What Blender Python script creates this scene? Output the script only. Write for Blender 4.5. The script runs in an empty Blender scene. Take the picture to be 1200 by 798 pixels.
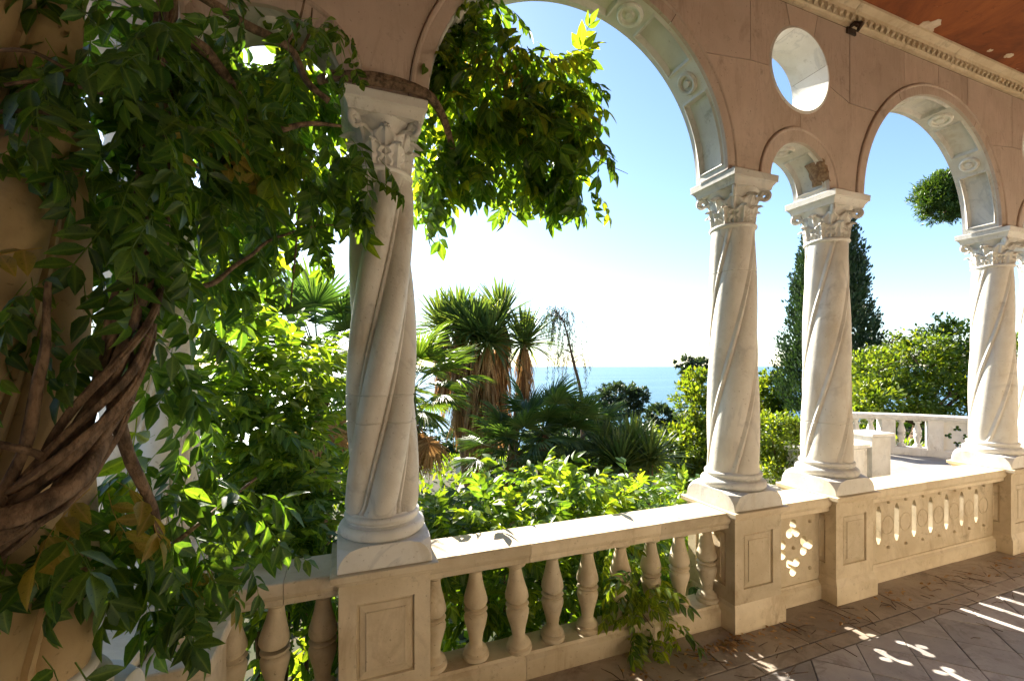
import bpy, bmesh, math, random
import numpy as np
from mathutils import Vector, Matrix, Quaternion, noise
from mathutils.geometry import tessellate_polygon

random.seed(11)
rng = np.random.default_rng(11)
PI = math.pi
SC = bpy.context.scene
COL = SC.collection

# ------------------------------------------------------------------ camera
TH = math.radians(20.9)
CAM = Vector((-2.712, -2.467, 2.0))
FPX = 517.0                      # focal length in photo pixels (1200 wide)
cd = bpy.data.cameras.new('camera')
cd.sensor_width = 36.0
cd.lens = FPX / 1200.0 * 36.0
cd.shift_y = 30.0 / 1200.0
cd.clip_start = 0.05
cd.clip_end = 80000
cam = bpy.data.objects.new('camera', cd)
cam.location = CAM
cam.rotation_euler = (math.radians(90), 0, -TH)
COL.objects.link(cam)
SC.camera = cam

# ------------------------------------------------------------------ sky and sun
SUN_DIR = Vector((-0.171, 1.136, 0.700)).normalized()
SUN_EL = math.asin(SUN_DIR.z)
SUN_ROT = math.atan2(SUN_DIR.x, SUN_DIR.y)
world = bpy.data.worlds.new('World')
SC.world = world
world.use_nodes = True
nt = world.node_tree
nt.nodes.clear()
wo = nt.nodes.new('ShaderNodeOutputWorld')
bg = nt.nodes.new('ShaderNodeBackground')
sky = nt.nodes.new('ShaderNodeTexSky')
sky.sky_type = 'NISHITA'
sky.sun_disc = False
sky.sun_elevation = SUN_EL
sky.sun_rotation = SUN_ROT
sky.altitude = 60
sky.air_density = 1.0
sky.dust_density = 0.35
sky.ozone_density = 3.0
bg.inputs['Strength'].default_value = 0.054
nt.links.new(sky.outputs[0], bg.inputs['Color'])
# the sun's own disc, seen through the leaves
tc = nt.nodes.new('ShaderNodeTexCoord')
dp = nt.nodes.new('ShaderNodeVectorMath'); dp.operation = 'DOT_PRODUCT'
nrm = nt.nodes.new('ShaderNodeVectorMath'); nrm.operation = 'NORMALIZE'
nt.links.new(tc.outputs['Generated'], nrm.inputs[0])
nt.links.new(nrm.outputs[0], dp.inputs[0]); dp.inputs[1].default_value = SUN_DIR
gt = nt.nodes.new('ShaderNodeMath'); gt.operation = 'GREATER_THAN'
gt.inputs[1].default_value = math.cos(math.radians(0.62))
nt.links.new(dp.outputs['Value'], gt.inputs[0])
mu = nt.nodes.new('ShaderNodeMath'); mu.operation = 'MULTIPLY'; mu.inputs[1].default_value = 40.0
nt.links.new(gt.outputs[0], mu.inputs[0])
bg2 = nt.nodes.new('ShaderNodeBackground'); bg2.inputs['Color'].default_value = (1, .97, .9, 1)
nt.links.new(mu.outputs[0], bg2.inputs['Strength'])
ad = nt.nodes.new('ShaderNodeAddShader')
nt.links.new(bg.outputs[0], ad.inputs[0]); nt.links.new(bg2.outputs[0], ad.inputs[1])
nt.links.new(ad.outputs[0], wo.inputs['Surface'])

sl = bpy.data.lights.new('sun', 'SUN')
sl.energy = 4.2
sl.angle = math.radians(0.53)
sl.color = (1.0, 0.93, 0.80)
so = bpy.data.objects.new('sun', sl)
so.rotation_euler = SUN_DIR.to_track_quat('Z', 'Y').to_euler()
so.location = (0, 10, 20)
COL.objects.link(so)

vs = SC.view_settings
vs.view_transform = 'Standard'
vs.look = 'None'
vs.exposure = 2.5
vs.gamma = 1.0
vs.use_curve_mapping = False
SC.cycles.use_denoising = True
SC.cycles.max_bounces = 8
SC.cycles.diffuse_bounces = 5
SC.cycles.glossy_bounces = 2
SC.cycles.transmission_bounces = 4
SC.cycles.transparent_max_bounces = 4
SC.cycles.sample_clamp_indirect = 6.0
SC.cycles.caustics_reflective = False
SC.cycles.caustics_refractive = False

# ------------------------------------------------------------------ helpers
def P(x, y, depth):
    """world point seen at photo pixel (x, y) at a given distance along the view axis"""
    u = (x - 600.0) / FPX; v = (429.0 - y) / FPX
    c, s = math.cos(TH), math.sin(TH)
    return CAM + depth * Vector((u * c + s, -u * s + c, v))

def lnk(o, parent=None):
    COL.objects.link(o)
    if parent is not None:
        o.parent = parent
    return o

def empty(name, label, cat, loc=(0, 0, 0), rz=0.0, group=None):
    o = bpy.data.objects.new(name, None)
    o.location = loc; o.rotation_euler = (0, 0, rz)
    o.empty_display_size = .1
    tag(o, label, cat, group, 'thing')
    return lnk(o)

def tag(o, label, cat, group=None, kind=None):
    if label: o['label'] = label
    if cat: o['category'] = cat
    if group: o['group'] = group
    if kind: o['kind'] = kind
    return o

def mesh_obj(name, me, mat, parent=None, loc=None, rot=None):
    o = bpy.data.objects.new(name, me)
    if mat is not None and len(me.materials) == 0:
        me.materials.append(mat)
    if loc is not None: o.location = loc
    if rot is not None: o.rotation_euler = rot
    return lnk(o, parent)

def mk(V, F, smooth=None):
    me = bpy.data.meshes.new('m')
    me.from_pydata([tuple(v) for v in V], [], F)
    me.update()
    fix(me, smooth)
    return me

def fix(me, smooth=None):
    bm = bmesh.new(); bm.from_mesh(me)
    bmesh.ops.recalc_face_normals(bm, faces=bm.faces)
    bm.to_mesh(me); bm.free()
    if smooth:
        me.polygons.foreach_set('use_smooth', [True] * len(me.polygons))
        me.set_sharp_from_angle(angle=math.radians(smooth))

class MB:
    def __init__(s): s.V = []; s.F = []
    def add(s, V, F):
        n = len(s.V); s.V += [tuple(v) for v in V]; s.F += [tuple(i + n for i in f) for f in F]; return s
    def box(s, x0, x1, y0, y1, z0, z1, bev=0.0):
        if bev <= 0:
            V = [(x, y, z) for z in (z0, z1) for y in (y0, y1) for x in (x0, x1)]
            return s.add(V, [(0, 2, 3, 1), (4, 5, 7, 6), (0, 1, 5, 4), (2, 6, 7, 3), (0, 4, 6, 2), (1, 3, 7, 5)])
        b = bev
        rings = [(z0, b), (z0 + b, 0), (z1 - b, 0), (z1, b)]
        return s.sq([(-o, z) for z, o in rings], x0, x1, y0, y1)
    def sq(s, prof, x0, x1, y0, y1, cap=True):
        """stack of rectangles: profile (outset, z)"""
        V = []; F = []
        for o, z in prof:
            V += [(x0 - o, y0 - o, z), (x1 + o, y0 - o, z), (x1 + o, y1 + o, z), (x0 - o, y1 + o, z)]
        for i in range(len(prof) - 1):
            for k in range(4):
                a = i * 4 + k; b2 = i * 4 + (k + 1) % 4
                F.append((a, b2, b2 + 4, a + 4))
        if cap:
            F.append((3, 2, 1, 0)); n = len(V); F.append((n - 4, n - 3, n - 2, n - 1))
        return s.add(V, F)
    def lathe(s, prof, n=24, cx=0, cy=0, cap=True):
        V = []; F = []
        for r, z in prof:
            for k in range(n):
                a = 2 * PI * k / n
                V.append((cx + r * math.cos(a), cy + r * math.sin(a), z))
        for i in range(len(prof) - 1):
            for k in range(n):
                a = i * n + k; b = i * n + (k + 1) % n
                F.append((a, b, b + n, a + n))
        if cap:
            F.append(tuple(range(n - 1, -1, -1))); m = len(V); F.append(tuple(range(m - n, m)))
        return s.add(V, F)
    def extrude_x(s, prof, x0, x1):
        """closed (y, z) outline extruded along x"""
        n = len(prof)
        V = [(x0, y, z) for y, z in prof] + [(x1, y, z) for y, z in prof]
        F = [(k, (k + 1) % n, (k + 1) % n + n, k + n) for k in range(n)]
        F.append(tuple(range(n - 1, -1, -1))); F.append(tuple(range(n, 2 * n)))
        return s.add(V, F)
    def tube(s, pts, rad, n=8, cap=True, ridge=0.0, seed=0):
        pts = [Vector(p) for p in pts]
        up = Vector((0.31, 0.17, 0.93)); V = []; F = []
        t = (pts[1] - pts[0]).normalized()
        nn = (up - up.dot(t) * t).normalized()
        for i, p in enumerate(pts):
            t = (pts[min(i + 1, len(pts) - 1)] - pts[max(i - 1, 0)]).normalized()
            nn = nn - nn.dot(t) * t
            nn = nn.normalized() if nn.length > 1e-6 else t.orthogonal().normalized()
            bb = t.cross(nn)
            r = rad[i] if hasattr(rad, '__len__') else rad
            for k in range(n):
                a = 2 * PI * k / n
                rk = r * (1 + ridge * (math.sin(3 * a + i * .16 + seed) + .6 * math.sin(7 * a - i * .11 + seed * 2) + 1.0 * noise.noise(p * 22 + Vector((math.cos(a) * 2.2, math.sin(a) * 2.2, seed))))) if ridge else r
                V.append(p + rk * (math.cos(a) * nn + math.sin(a) * bb))
        for i in range(len(pts) - 1):
            for k in range(n):
                a = i * n + k; b = i * n + (k + 1) % n
                F.append((a, b, b + n, a + n))
        if cap:
            F.append(tuple(range(n - 1, -1, -1))); m = len(V); F.append(tuple(range(m - n, m)))
        return s.add(V, F)
    def plate(s, outer, holes, t0, t1):
        """outline (x, z) with holes, between y = t0 and y = t1"""
        loops = [outer] + list(holes)
        tri = tessellate_polygon([[Vector((x, z, 0)) for x, z in lp] for lp in loops])
        flat = [p for lp in loops for p in lp]; n = len(flat)
        V = [(x, t0, z) for x, z in flat] + [(x, t1, z) for x, z in flat]
        F = [tuple(t) for t in tri] + [tuple(i + n for i in reversed(t)) for t in tri]
        b = 0
        for lp in loops:
            m = len(lp)
            F += [(b + k, b + (k + 1) % m, b + (k + 1) % m + n, b + k + n) for k in range(m)]
            b += m
        return s.add(V, F)
    def mesh(s, smooth=None): return mk(s.V, s.F, smooth)
    def build(s, name, mat, parent=None, smooth=None, loc=None, rot=None):
        return mesh_obj(name, s.mesh(smooth), mat, parent, loc, rot)

def np_mesh(V, polys_len, idx, mat=None, smooth=True):
    me = bpy.data.meshes.new('m')
    rib = V[:, 3] if V.shape[1] == 4 else None
    V = V[:, :3]
    me.vertices.add(len(V)); me.vertices.foreach_set('co', np.ascontiguousarray(V, dtype=np.float32).ravel())
    me.loops.add(len(idx)); me.loops.foreach_set('vertex_index', np.ascontiguousarray(idx, dtype=np.int32))
    me.polygons.add(len(polys_len))
    st = np.concatenate([[0], np.cumsum(polys_len)[:-1]]).astype(np.int32)
    me.polygons.foreach_set('loop_start', st)
    me.update(calc_edges=True)
    if smooth: me.polygons.foreach_set('use_smooth', np.ones(len(polys_len), dtype=bool))
    if rib is not None:
        at = me.attributes.new('rib', 'FLOAT', 'POINT'); at.data.foreach_set('value', np.ascontiguousarray(rib, dtype=np.float32))
    if mat: me.materials.append(mat)
    return me

class Tmpl:
    def __init__(s, V, F, rib=None):
        s.V = np.array(V, dtype=np.float64); s.F = F; s.rib = None if rib is None else np.array(rib, float)
        s.lens = np.array([len(f) for f in F]); s.idx = np.array([i for f in F for i in f])
    def me(s, mat=None): return np_mesh(s.V if s.rib is None else np.concatenate([s.V, s.rib[:, None]], 1), s.lens, s.idx, mat)

def merge(parts):
    """parts: list of (Tmpl, (N,4,4) matrices) -> mesh arrays"""
    Vs = []; Ls = []; Is = []; off = 0
    for T, M in parts:
        M = np.asarray(M, dtype=np.float64)
        if len(M) == 0: continue
        V = np.einsum('nij,vj->nvi', M[:, :3, :3], T.V) + M[:, None, :3, 3]
        N, v = V.shape[:2]
        V = V.reshape(-1, 3)
        if T.rib is not None: V = np.concatenate([V, np.tile(T.rib, N)[:, None]], 1)
        Vs.append(V); Ls.append(np.tile(T.lens, N))
        Is.append((T.idx[None, :] + (np.arange(N) * v)[:, None]).ravel() + off)
        off += N * v
    return np.concatenate(Vs), np.concatenate(Ls), np.concatenate(Is)

def frames(pos, d, up, scale):
    """matrices whose +Y goes along d, +Z near up"""
    d = d / np.linalg.norm(d, axis=1, keepdims=True)
    x = np.cross(d, up); x /= np.linalg.norm(x, axis=1, keepdims=True) + 1e-9
    z = np.cross(x, d)
    M = np.zeros((len(pos), 4, 4)); M[:, 3, 3] = 1
    sc = np.asarray(scale).reshape(-1, 1)
    M[:, :3, 0] = x * sc; M[:, :3, 1] = d * sc; M[:, :3, 2] = z * sc; M[:, :3, 3] = pos
    return M

def unit(n):
    v = rng.normal(size=(n, 3)); return v / np.linalg.norm(v, axis=1, keepdims=True)

def smooth_path(ctrl, n=10):
    """Catmull-Rom through control tuples (point, radius)"""
    pts = [Vector(c[0]) for c in ctrl]; rad = [c[1] for c in ctrl]
    out = []; ro = []
    for i in range(len(pts) - 1):
        p0 = pts[max(i - 1, 0)]; p1 = pts[i]; p2 = pts[i + 1]; p3 = pts[min(i + 2, len(pts) - 1)]
        for k in range(n):
            t = k / n
            out.append(0.5 * ((2 * p1) + (p2 - p0) * t + (2 * p0 - 5 * p1 + 4 * p2 - p3) * t * t + (3 * p1 - p0 - 3 * p2 + p3) * t ** 3))
            ro.append(rad[i] * (1 - t) + rad[i + 1] * t)
    out.append(pts[-1]); ro.append(rad[-1])
    return out, ro

# ------------------------------------------------------------------ materials
def nodes_of(name):
    m = bpy.data.materials.new(name); m.use_nodes = True
    t = m.node_tree; b = t.nodes['Principled BSDF']
    return m, t, b

def N(t, kind, **kw):
    n = t.nodes.new(kind)
    for k, v in kw.items():
        if k.startswith('_'): setattr(n, k[1:], v)
        else: n.inputs[k.replace('__', ' ')].default_value = v
    return n

def ramp(t, stops):
    r = t.nodes.new('ShaderNodeValToRGB')
    e = r.color_ramp.elements
    while len(e) < len(stops): e.new(0.5)
    for el, (p, c) in zip(e, stops):
        el.position = p; el.color = (*c, 1) if len(c) == 3 else c
    return r

def mixc(t, a, b, fac, mode='MIX'):
    m = t.nodes.new('ShaderNodeMix'); m.data_type = 'RGBA'; m.blend_type = mode
    for sock, v in ((m.inputs[6], a), (m.inputs[7], b)):
        if hasattr(v, 'links'): t.links.new(v, sock)
        else: sock.default_value = (*v, 1)
    if hasattr(fac, 'links'): t.links.new(fac, m.inputs[0])
    else: m.inputs[0].default_value = fac
    return m.outputs[2]

def coords(t, scale=(1, 1, 1), rnd=True):
    tc = N(t, 'ShaderNodeTexCoord'); mp = N(t, 'ShaderNodeMapping'); mp.inputs['Scale'].default_value = scale
    t.links.new(tc.outputs['Object'], mp.inputs['Vector'])
    if rnd:
        oi = N(t, 'ShaderNodeObjectInfo'); mu = N(t, 'ShaderNodeMath', _operation='MULTIPLY'); mu.inputs[1].default_value = 37.0
        t.links.new(oi.outputs['Random'], mu.inputs[0]); t.links.new(mu.outputs[0], mp.inputs['Location'])
    return mp.outputs[0]

def stone(name, c1, c2, vein=None, vein_amt=.5, stain=(.16, .11, .07), stain_amt=.5, rough=.62, bump=.25, vscale=2.2, streak=False, speck=.5, tone=.16, grime=.45):
    m, t, b = nodes_of(name); L = t.links.new
    co = coords(t)
    n1 = N(t, 'ShaderNodeTexNoise', Scale=3.1, Detail=8.0, Roughness=.62)
    L(co, n1.inputs['Vector'])
    col = mixc(t, c1, c2, ramp_fac(t, n1.outputs['Fac'], .35, .68))
    if vein:
        wv = N(t, 'ShaderNodeTexNoise', Scale=vscale, Detail=6.0, Roughness=.55, Distortion=1.6)
        mp = N(t, 'ShaderNodeMapping'); mp.inputs['Rotation'].default_value = (.9, .5, .8) if not streak else (0, 0, 0); mp.inputs['Scale'].default_value = (1, 1.5, .8) if not streak else (5, 5, .7)
        L(co, mp.inputs['Vector']); L(mp.outputs[0], wv.inputs['Vector'])
        ab = N(t, 'ShaderNodeMath', _operation='SUBTRACT'); ab.inputs[1].default_value = .5; L(wv.outputs['Fac'], ab.inputs[0])
        a2 = N(t, 'ShaderNodeMath', _operation='ABSOLUTE'); L(ab.outputs[0], a2.inputs[0])
        f = ramp_fac(t, a2.outputs[0], .0, .05, inv=True)
        fm = N(t, 'ShaderNodeMath', _operation='MULTIPLY'); fm.inputs[1].default_value = vein_amt; L(f, fm.inputs[0])
        nm = N(t, 'ShaderNodeTexNoise', Scale=1.9, Detail=2.0); L(co, nm.inputs['Vector'])
        fk = N(t, 'ShaderNodeMath', _operation='MULTIPLY'); L(fm.outputs[0], fk.inputs[0]); L(ramp_fac(t, nm.outputs['Fac'], .40, .62), fk.inputs[1])
        col = mixc(t, col, vein, fk.outputs[0])
    # weather stains: broad and streaky, with a shape of their own
    ns = N(t, 'ShaderNodeTexNoise', Scale=1.7, Detail=9.0, Roughness=.7, Distortion=.6)
    ms = N(t, 'ShaderNodeMapping'); ms.inputs['Scale'].default_value = (2.2, 2.2, .8); L(co, ms.inputs['Vector']); L(ms.outputs[0], ns.inputs['Vector'])
    f = ramp_fac(t, ns.outputs['Fac'], .5, .74)
    fm = N(t, 'ShaderNodeMath', _operation='MULTIPLY'); fm.inputs[1].default_value = stain_amt; L(f, fm.inputs[0])
    col = mixc(t, col, stain, fm.outputs[0])
    # pits and specks
    vo = N(t, 'ShaderNodeTexNoise', Scale=46.0, Detail=3.0, Roughness=.6); L(co, vo.inputs['Vector'])
    f2 = ramp_fac(t, vo.outputs['Fac'], .64, .74)
    fm2 = N(t, 'ShaderNodeMath', _operation='MULTIPLY'); fm2.inputs[1].default_value = speck; L(f2, fm2.inputs[0])
    col = mixc(t, col, tuple(x * .5 for x in stain), fm2.outputs[0])
    ng = N(t, 'ShaderNodeTexNoise', Scale=4.3, Detail=12.0, Roughness=.74, Distortion=.3); L(co, ng.inputs['Vector'])
    fg = N(t, 'ShaderNodeMath', _operation='MULTIPLY'); fg.inputs[1].default_value = grime; L(ramp_fac(t, ng.outputs['Fac'], .57, .70), fg.inputs[0])
    col = mixc(t, col, tuple(x * .45 for x in stain), fg.outputs[0])
    oi = N(t, 'ShaderNodeObjectInfo')
    hsv = N(t, 'ShaderNodeHueSaturation'); L(col, hsv.inputs['Color'])
    mr = N(t, 'ShaderNodeMapRange'); mr.inputs['To Min'].default_value = 1 - tone; mr.inputs['To Max'].default_value = 1 + tone * .6
    L(oi.outputs['Random'], mr.inputs['Value']); L(mr.outputs[0], hsv.inputs['Value'])
    L(hsv.outputs[0], b.inputs['Base Color'])
    b.inputs['Roughness'].default_value = rough
    b.inputs['Specular IOR Level'].default_value = .35
    nb = N(t, 'ShaderNodeTexNoise', Scale=22.0, Detail=9.0, Roughness=.72); L(co, nb.inputs['Vector'])
    ad = N(t, 'ShaderNodeMath', _operation='SUBTRACT'); L(nb.outputs['Fac'], ad.inputs[0]); L(fm2.outputs[0], ad.inputs[1])
    bp = N(t, 'ShaderNodeBump', Strength=bump, Distance=.012); L(ad.outputs[0], bp.inputs['Height'])
    L(bp.outputs[0], b.inputs['Normal'])
    return m

def ramp_fac(t, sock, lo, hi, inv=False):
    mr = N(t, 'ShaderNodeMapRange'); mr.interpolation_type = 'SMOOTHSTEP'
    mr.inputs['From Min'].default_value = lo; mr.inputs['From Max'].default_value = hi
    if inv: mr.inputs['To Min'].default_value = 1; mr.inputs['To Max'].default_value = 0
    t.links.new(sock, mr.inputs['Value'])
    return mr.outputs[0]

def plain(name, c1, c2, scale=6.0, rough=.8, bump=.2, sc3=(1, 1, 1), detail=6.0):
    m, t, b = nodes_of(name); L = t.links.new
    co = coords(t, sc3)
    n1 = N(t, 'ShaderNodeTexNoise', Scale=scale, Detail=detail, Roughness=.65); L(co, n1.inputs['Vector'])
    L(mixc(t, c1, c2, ramp_fac(t, n1.outputs['Fac'], .35, .65)), b.inputs['Base Color'])
    b.inputs['Roughness'].default_value = rough; b.inputs['Specular IOR Level'].default_value = .25
    bp = N(t, 'ShaderNodeBump', Strength=bump, Distance=.02); L(n1.outputs['Fac'], bp.inputs['Height']); L(bp.outputs[0], b.inputs['Normal'])
    return m

def leafmat(name, c1, c2, c3, trans=.45, rough=.42, tcol=None, spec=.4):
    """c1..c3: leaf colours, each leaf takes its own; light passes through the blade"""
    m, t, b = nodes_of(name); L = t.links.new
    ge = N(t, 'ShaderNodeNewGeometry')
    r = ramp(t, [(0.0, c1), (.55, c2), (1.0, c3)])
    L(ge.outputs['Random Per Island'], r.inputs['Fac'])
    tcd = N(t, 'ShaderNodeTexCoord')
    n1 = N(t, 'ShaderNodeTexNoise', Scale=2.3, Detail=3.0); L(tcd.outputs['Object'], n1.inputs['Vector'])
    hs = N(t, 'ShaderNodeHueSaturation'); L(r.outputs[0], hs.inputs['Color'])
    mr = N(t, 'ShaderNodeMapRange'); mr.inputs['From Min'].default_value = .3; mr.inputs['From Max'].default_value = .7
    mr.inputs['To Min'].default_value = .75; mr.inputs['To Max'].default_value = 1.3
    L(n1.outputs['Fac'], mr.inputs['Value']); L(mr.outputs[0], hs.inputs['Value'])
    n4 = N(t, 'ShaderNodeTexNoise', Scale=38.0, Detail=4.0, Roughness=.6); L(tcd.outputs['Object'], n4.inputs['Vector'])
    cm = mixc(t, hs.outputs[0], tuple(x * .55 for x in c1), ramp_fac(t, n4.outputs['Fac'], .52, .72))
    ra = N(t, 'ShaderNodeAttribute', _attribute_name='rib'); rp = N(t, 'ShaderNodeMath', _operation='POWER'); rp.inputs[1].default_value = 7.0
    L(ra.outputs['Fac'], rp.inputs[0]); rm = N(t, 'ShaderNodeMath', _operation='MULTIPLY'); rm.inputs[1].default_value = .55; L(rp.outputs[0], rm.inputs[0])
    cm = mixc(t, cm, tuple(min(1, x * 1.7 + .02) for x in c3), rm.outputs[0])
    L(cm, b.inputs['Base Color'])
    b.inputs['Roughness'].default_value = rough; b.inputs['Specular IOR Level'].default_value = spec
    tr = N(t, 'ShaderNodeBsdfTranslucent')
    tm = N(t, 'ShaderNodeMix', _data_type='RGBA', _blend_type='MULTIPLY'); tm.inputs[0].default_value = 1
    L(cm, tm.inputs[6]); tm.inputs[7].default_value = (*(tcol or (3.4, 2.9, .6)), 1)
    L(tm.outputs[2], tr.inputs['Color'])
    mx = N(t, 'ShaderNodeMixShader'); mx.inputs[0].default_value = trans
    L(b.outputs[0], mx.inputs[1]); L(tr.outputs[0], mx.inputs[2])
    L(mx.outputs[0], t.nodes['Material Output'].inputs['Surface'])
    return m

M = {}
M['ped'] = stone('carved limestone', (.66, .56, .40), (.54, .44, .29), stain=(.30, .20, .10), stain_amt=.55, bump=.3, vein=(.40, .31, .2), vein_amt=.3)
M['shaft'] = stone('column marble', (.70, .67, .61), (.61, .57, .50), vein=(.38, .36, .34), vein_amt=.42, stain=(.42, .31, .18), stain_amt=.45, bump=.35, vscale=1.6, grime=.35)
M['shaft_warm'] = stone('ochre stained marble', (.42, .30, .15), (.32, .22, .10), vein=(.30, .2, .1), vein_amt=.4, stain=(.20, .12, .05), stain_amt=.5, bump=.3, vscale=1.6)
M['white'] = stone('white marble', (.72, .70, .65), (.62, .59, .53), vein=(.40, .40, .40), vein_amt=.4, stain=(.40, .32, .20), stain_amt=.4, bump=.2, vscale=1.8)
M['wall'] = stone('pink brown stone slab', (.55, .44, .365), (.48, .38, .305), vein=(.39, .30, .235), vein_amt=.45, stain=(.29, .205, .15), stain_amt=.6, bump=.22, vscale=2.4, streak=True, tone=.12)
M['mortar'] = plain('dark joint', (.16, .11, .075), (.10, .07, .05), 20)
M['floor'] = stone('floor slate', (.37, .335, .31), (.29, .265, .25), vein=(.19, .16, .14), vein_amt=.6, stain=(.14, .10, .075), stain_amt=.6, rough=.55, bump=.35, tone=.22)
M['floor_warm'] = stone('floor border stone', (.38, .315, .25), (.29, .235, .185), vein=(.19, .14, .105), vein_amt=.5, stain=(.085, .05, .03), stain_amt=.7, rough=.55, bump=.35, tone=.2)
M['grout'] = plain('floor joint earth', (.05, .034, .024), (.03, .02, .014), 30)
M['bark'] = plain('wisteria bark', (.24, .16, .10), (.075, .05, .032), 34, .85, 1.0, (1, 1, .45), 9.0)
M['twig'] = plain('twig bark', (.16, .10, .06), (.07, .045, .028), 14, .85, .5)
M['rail'] = M['ped']
M['iron'] = plain('rusty iron', (.03, .024, .02), (.07, .04, .025), 20, .6, .3)
M['plaster'] = plain('bare plaster', (.72, .62, .50), (.58, .46, .34), 12, .9, .4)
M['leaf'] = leafmat('wisteria leaf', (.030, .076, .018), (.048, .108, .022), (.085, .14, .024), trans=.45)
M['leaf_young_lit'] = leafmat('young and lit wisteria leaf', (.07, .13, .018), (.12, .19, .022), (.19, .23, .03), trans=.5)  # young leaf tone, also paints lit and backlit brightness into the vine
M['leaf_yellow'] = leafmat('yellowed wisteria leaf', (.22, .20, .035), (.30, .25, .04), (.26, .17, .05), trans=.45, tcol=(1.8, 1.5, .7))
M['shrub'] = leafmat('shrub leaf', (.05, .105, .016), (.085, .155, .02), (.15, .20, .028), trans=.48)
M['palm'] = leafmat('palm blade', (.06, .11, .025), (.09, .15, .03), (.15, .18, .036), trans=.4, tcol=(2.0, 2.0, .6))
M['palm_dark'] = leafmat('dark palm blade', (.045, .09, .03), (.065, .12, .036), (.11, .155, .042), trans=.36, tcol=(1.8, 1.9, .6))
M['palm_dry'] = leafmat('dry palm blade', (.26, .15, .07), (.38, .24, .11), (.48, .33, .17), trans=.35, tcol=(1.3, 1.1, .8), spec=.15, rough=.7)
M['yucca'] = leafmat('yucca blade', (.06, .105, .04), (.09, .14, .05), (.16, .19, .055), trans=.35, tcol=(2.2, 2.1, .6))
M['pine'] = leafmat('pine needle', (.024, .052, .02), (.035, .07, .022), (.06, .095, .03), trans=.2, tcol=(1.6, 1.7, .6))
M['pine_bright'] = leafmat('bright green pine needle', (.035, .075, .016), (.055, .105, .02), (.10, .14, .026), trans=.3, tcol=(2.0, 2.0, .5))  # brighter green needle tones for the umbrella pine
M['cypress'] = leafmat('cypress spray', (.022, .046, .018), (.034, .066, .024), (.055, .088, .03), trans=.15, tcol=(1.5, 1.6, .6))
M['tree'] = leafmat('broad leaf', (.05, .095, .018), (.085, .135, .022), (.14, .175, .03), trans=.42)
M['olive'] = leafmat('grey green leaf', (.035, .06, .03), (.05, .08, .036), (.075, .105, .045), trans=.25, tcol=(1.6, 1.6, .8))

# ------------------------------------------------------------------ layout numbers (x along the arcade, y outwards to the sea)
A_COL = [-3.625, -2.495, 0.268, 1.395, 4.165, 5.245]   # column axes along the arcade
TC = .265                                              # column axis, distance outwards
Z_CAP, Z_SPR = .905, 3.505
WALL0, WALL1 = .10, .42
Z_TOP = 4.965

# ------------------------------------------------------------------ floor
def arc(cx, cz, r, a0, a1, n):
    return [(cx + r * math.cos(math.radians(a0 + (a1 - a0) * k / n)), cz + r * math.sin(math.radians(a0 + (a1 - a0) * k / n))) for k in range(n + 1)]

def inset(poly, d):
    n = len(poly); area = sum(poly[i][0] * poly[(i + 1) % n][1] - poly[(i + 1) % n][0] * poly[i][1] for i in range(n))
    sg = 1 if area > 0 else -1
    out = []
    for i in range(n):
        p0 = Vector(poly[i - 1]); p1 = Vector(poly[i]); p2 = Vector(poly[(i + 1) % n])
        e1 = p1 - p0; e2 = p2 - p1
        if e1.length < 1e-6 or e2.length < 1e-6: out.append(tuple(p1)); continue
        n1 = Vector((-e1.y, e1.x)).normalized() * sg; n2 = Vector((-e2.y, e2.x)).normalized() * sg
        b = n1 + n2
        k = min(2.5, 2.0 / max(b.length_squared, .2))
        q = p1 + b * (d * k / 1.0) * .5 * 1.0 if False else p1 + b * (d / max(1.0 + n1.dot(n2), .35))
        out.append((q.x, q.y))
    return out

def clip(poly, nx, ny, c):
    """keep the side nx*x + ny*y <= c"""
    out = []
    for i in range(len(poly)):
        a = poly[i]; b = poly[(i + 1) % len(poly)]
        da = nx * a[0] + ny * a[1] - c; db = nx * b[0] + ny * b[1] - c
        if da <= 0: out.append(a)
        if (da < 0 < db) or (db < 0 < da):
            k = da / (da - db); out.append((a[0] + k * (b[0] - a[0]), a[1] + k * (b[1] - a[1])))
    return out

def slab_h(poly, z0, z1, bev=.003):
    """horizontal slab with a small bevelled edge"""
    top = inset(poly, bev); n = len(poly)
    V = [(x, y, z0) for x, y in poly] + [(x, y, z1 - bev) for x, y in poly] + [(x, y, z1) for x, y in top]
    F = []
    for k in range(n):
        j = (k + 1) % n
        F += [(k, j, j + n, k + n), (k + n, j + n, j + 2 * n, k + 2 * n)]
    F.append(tuple(range(2 * n, 3 * n))); F.append(tuple(range(n - 1, -1, -1)))
    return MB().add(V, F)

fl = MB().box(-4.2, 14, -6.2, .52, -.5, -.012).build('terrace_floor', M['grout'])
fl['kind'] = 'structure'
# border slabs next to the balustrade, a narrow strip, then square tiles laid on the diagonal
xs = [-4.1, -3.3, -2.45, -1.7, -.95, -.28, .36, 1.02, 1.75, 2.5, 3.2, 3.95, 4.7, 5.5, 6.4]
for i in range(len(xs) - 1):
    sk = [.10, -.06, .14, -.1, .12, -.08, .1, .16, -.12, .1, -.1, .1, .1, .1, .1]
    pl = [(xs[i] + .004, .50), (xs[i + 1] - .004, .50), (xs[i + 1] - .004 + sk[i + 1] * .8, -.252), (xs[i] + .004 + sk[i] * .8, -.252)]
    slab_h(pl, -.03, random.uniform(-.003, .002)).build('floor_tile', M['floor_warm'], fl)
x = -4.1
while x < 6.3:
    w = random.uniform(.55, .95)
    pl = [(x + .003, -.260), (x + w - .003, -.260), (x + w - .003, -.372), (x + .003, -.372)]
    slab_h(pl, -.03, random.uniform(-.002, .002)).build('floor_tile', M['floor_warm'], fl)
    x += w
DG = .471
nt_ = 0
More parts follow.
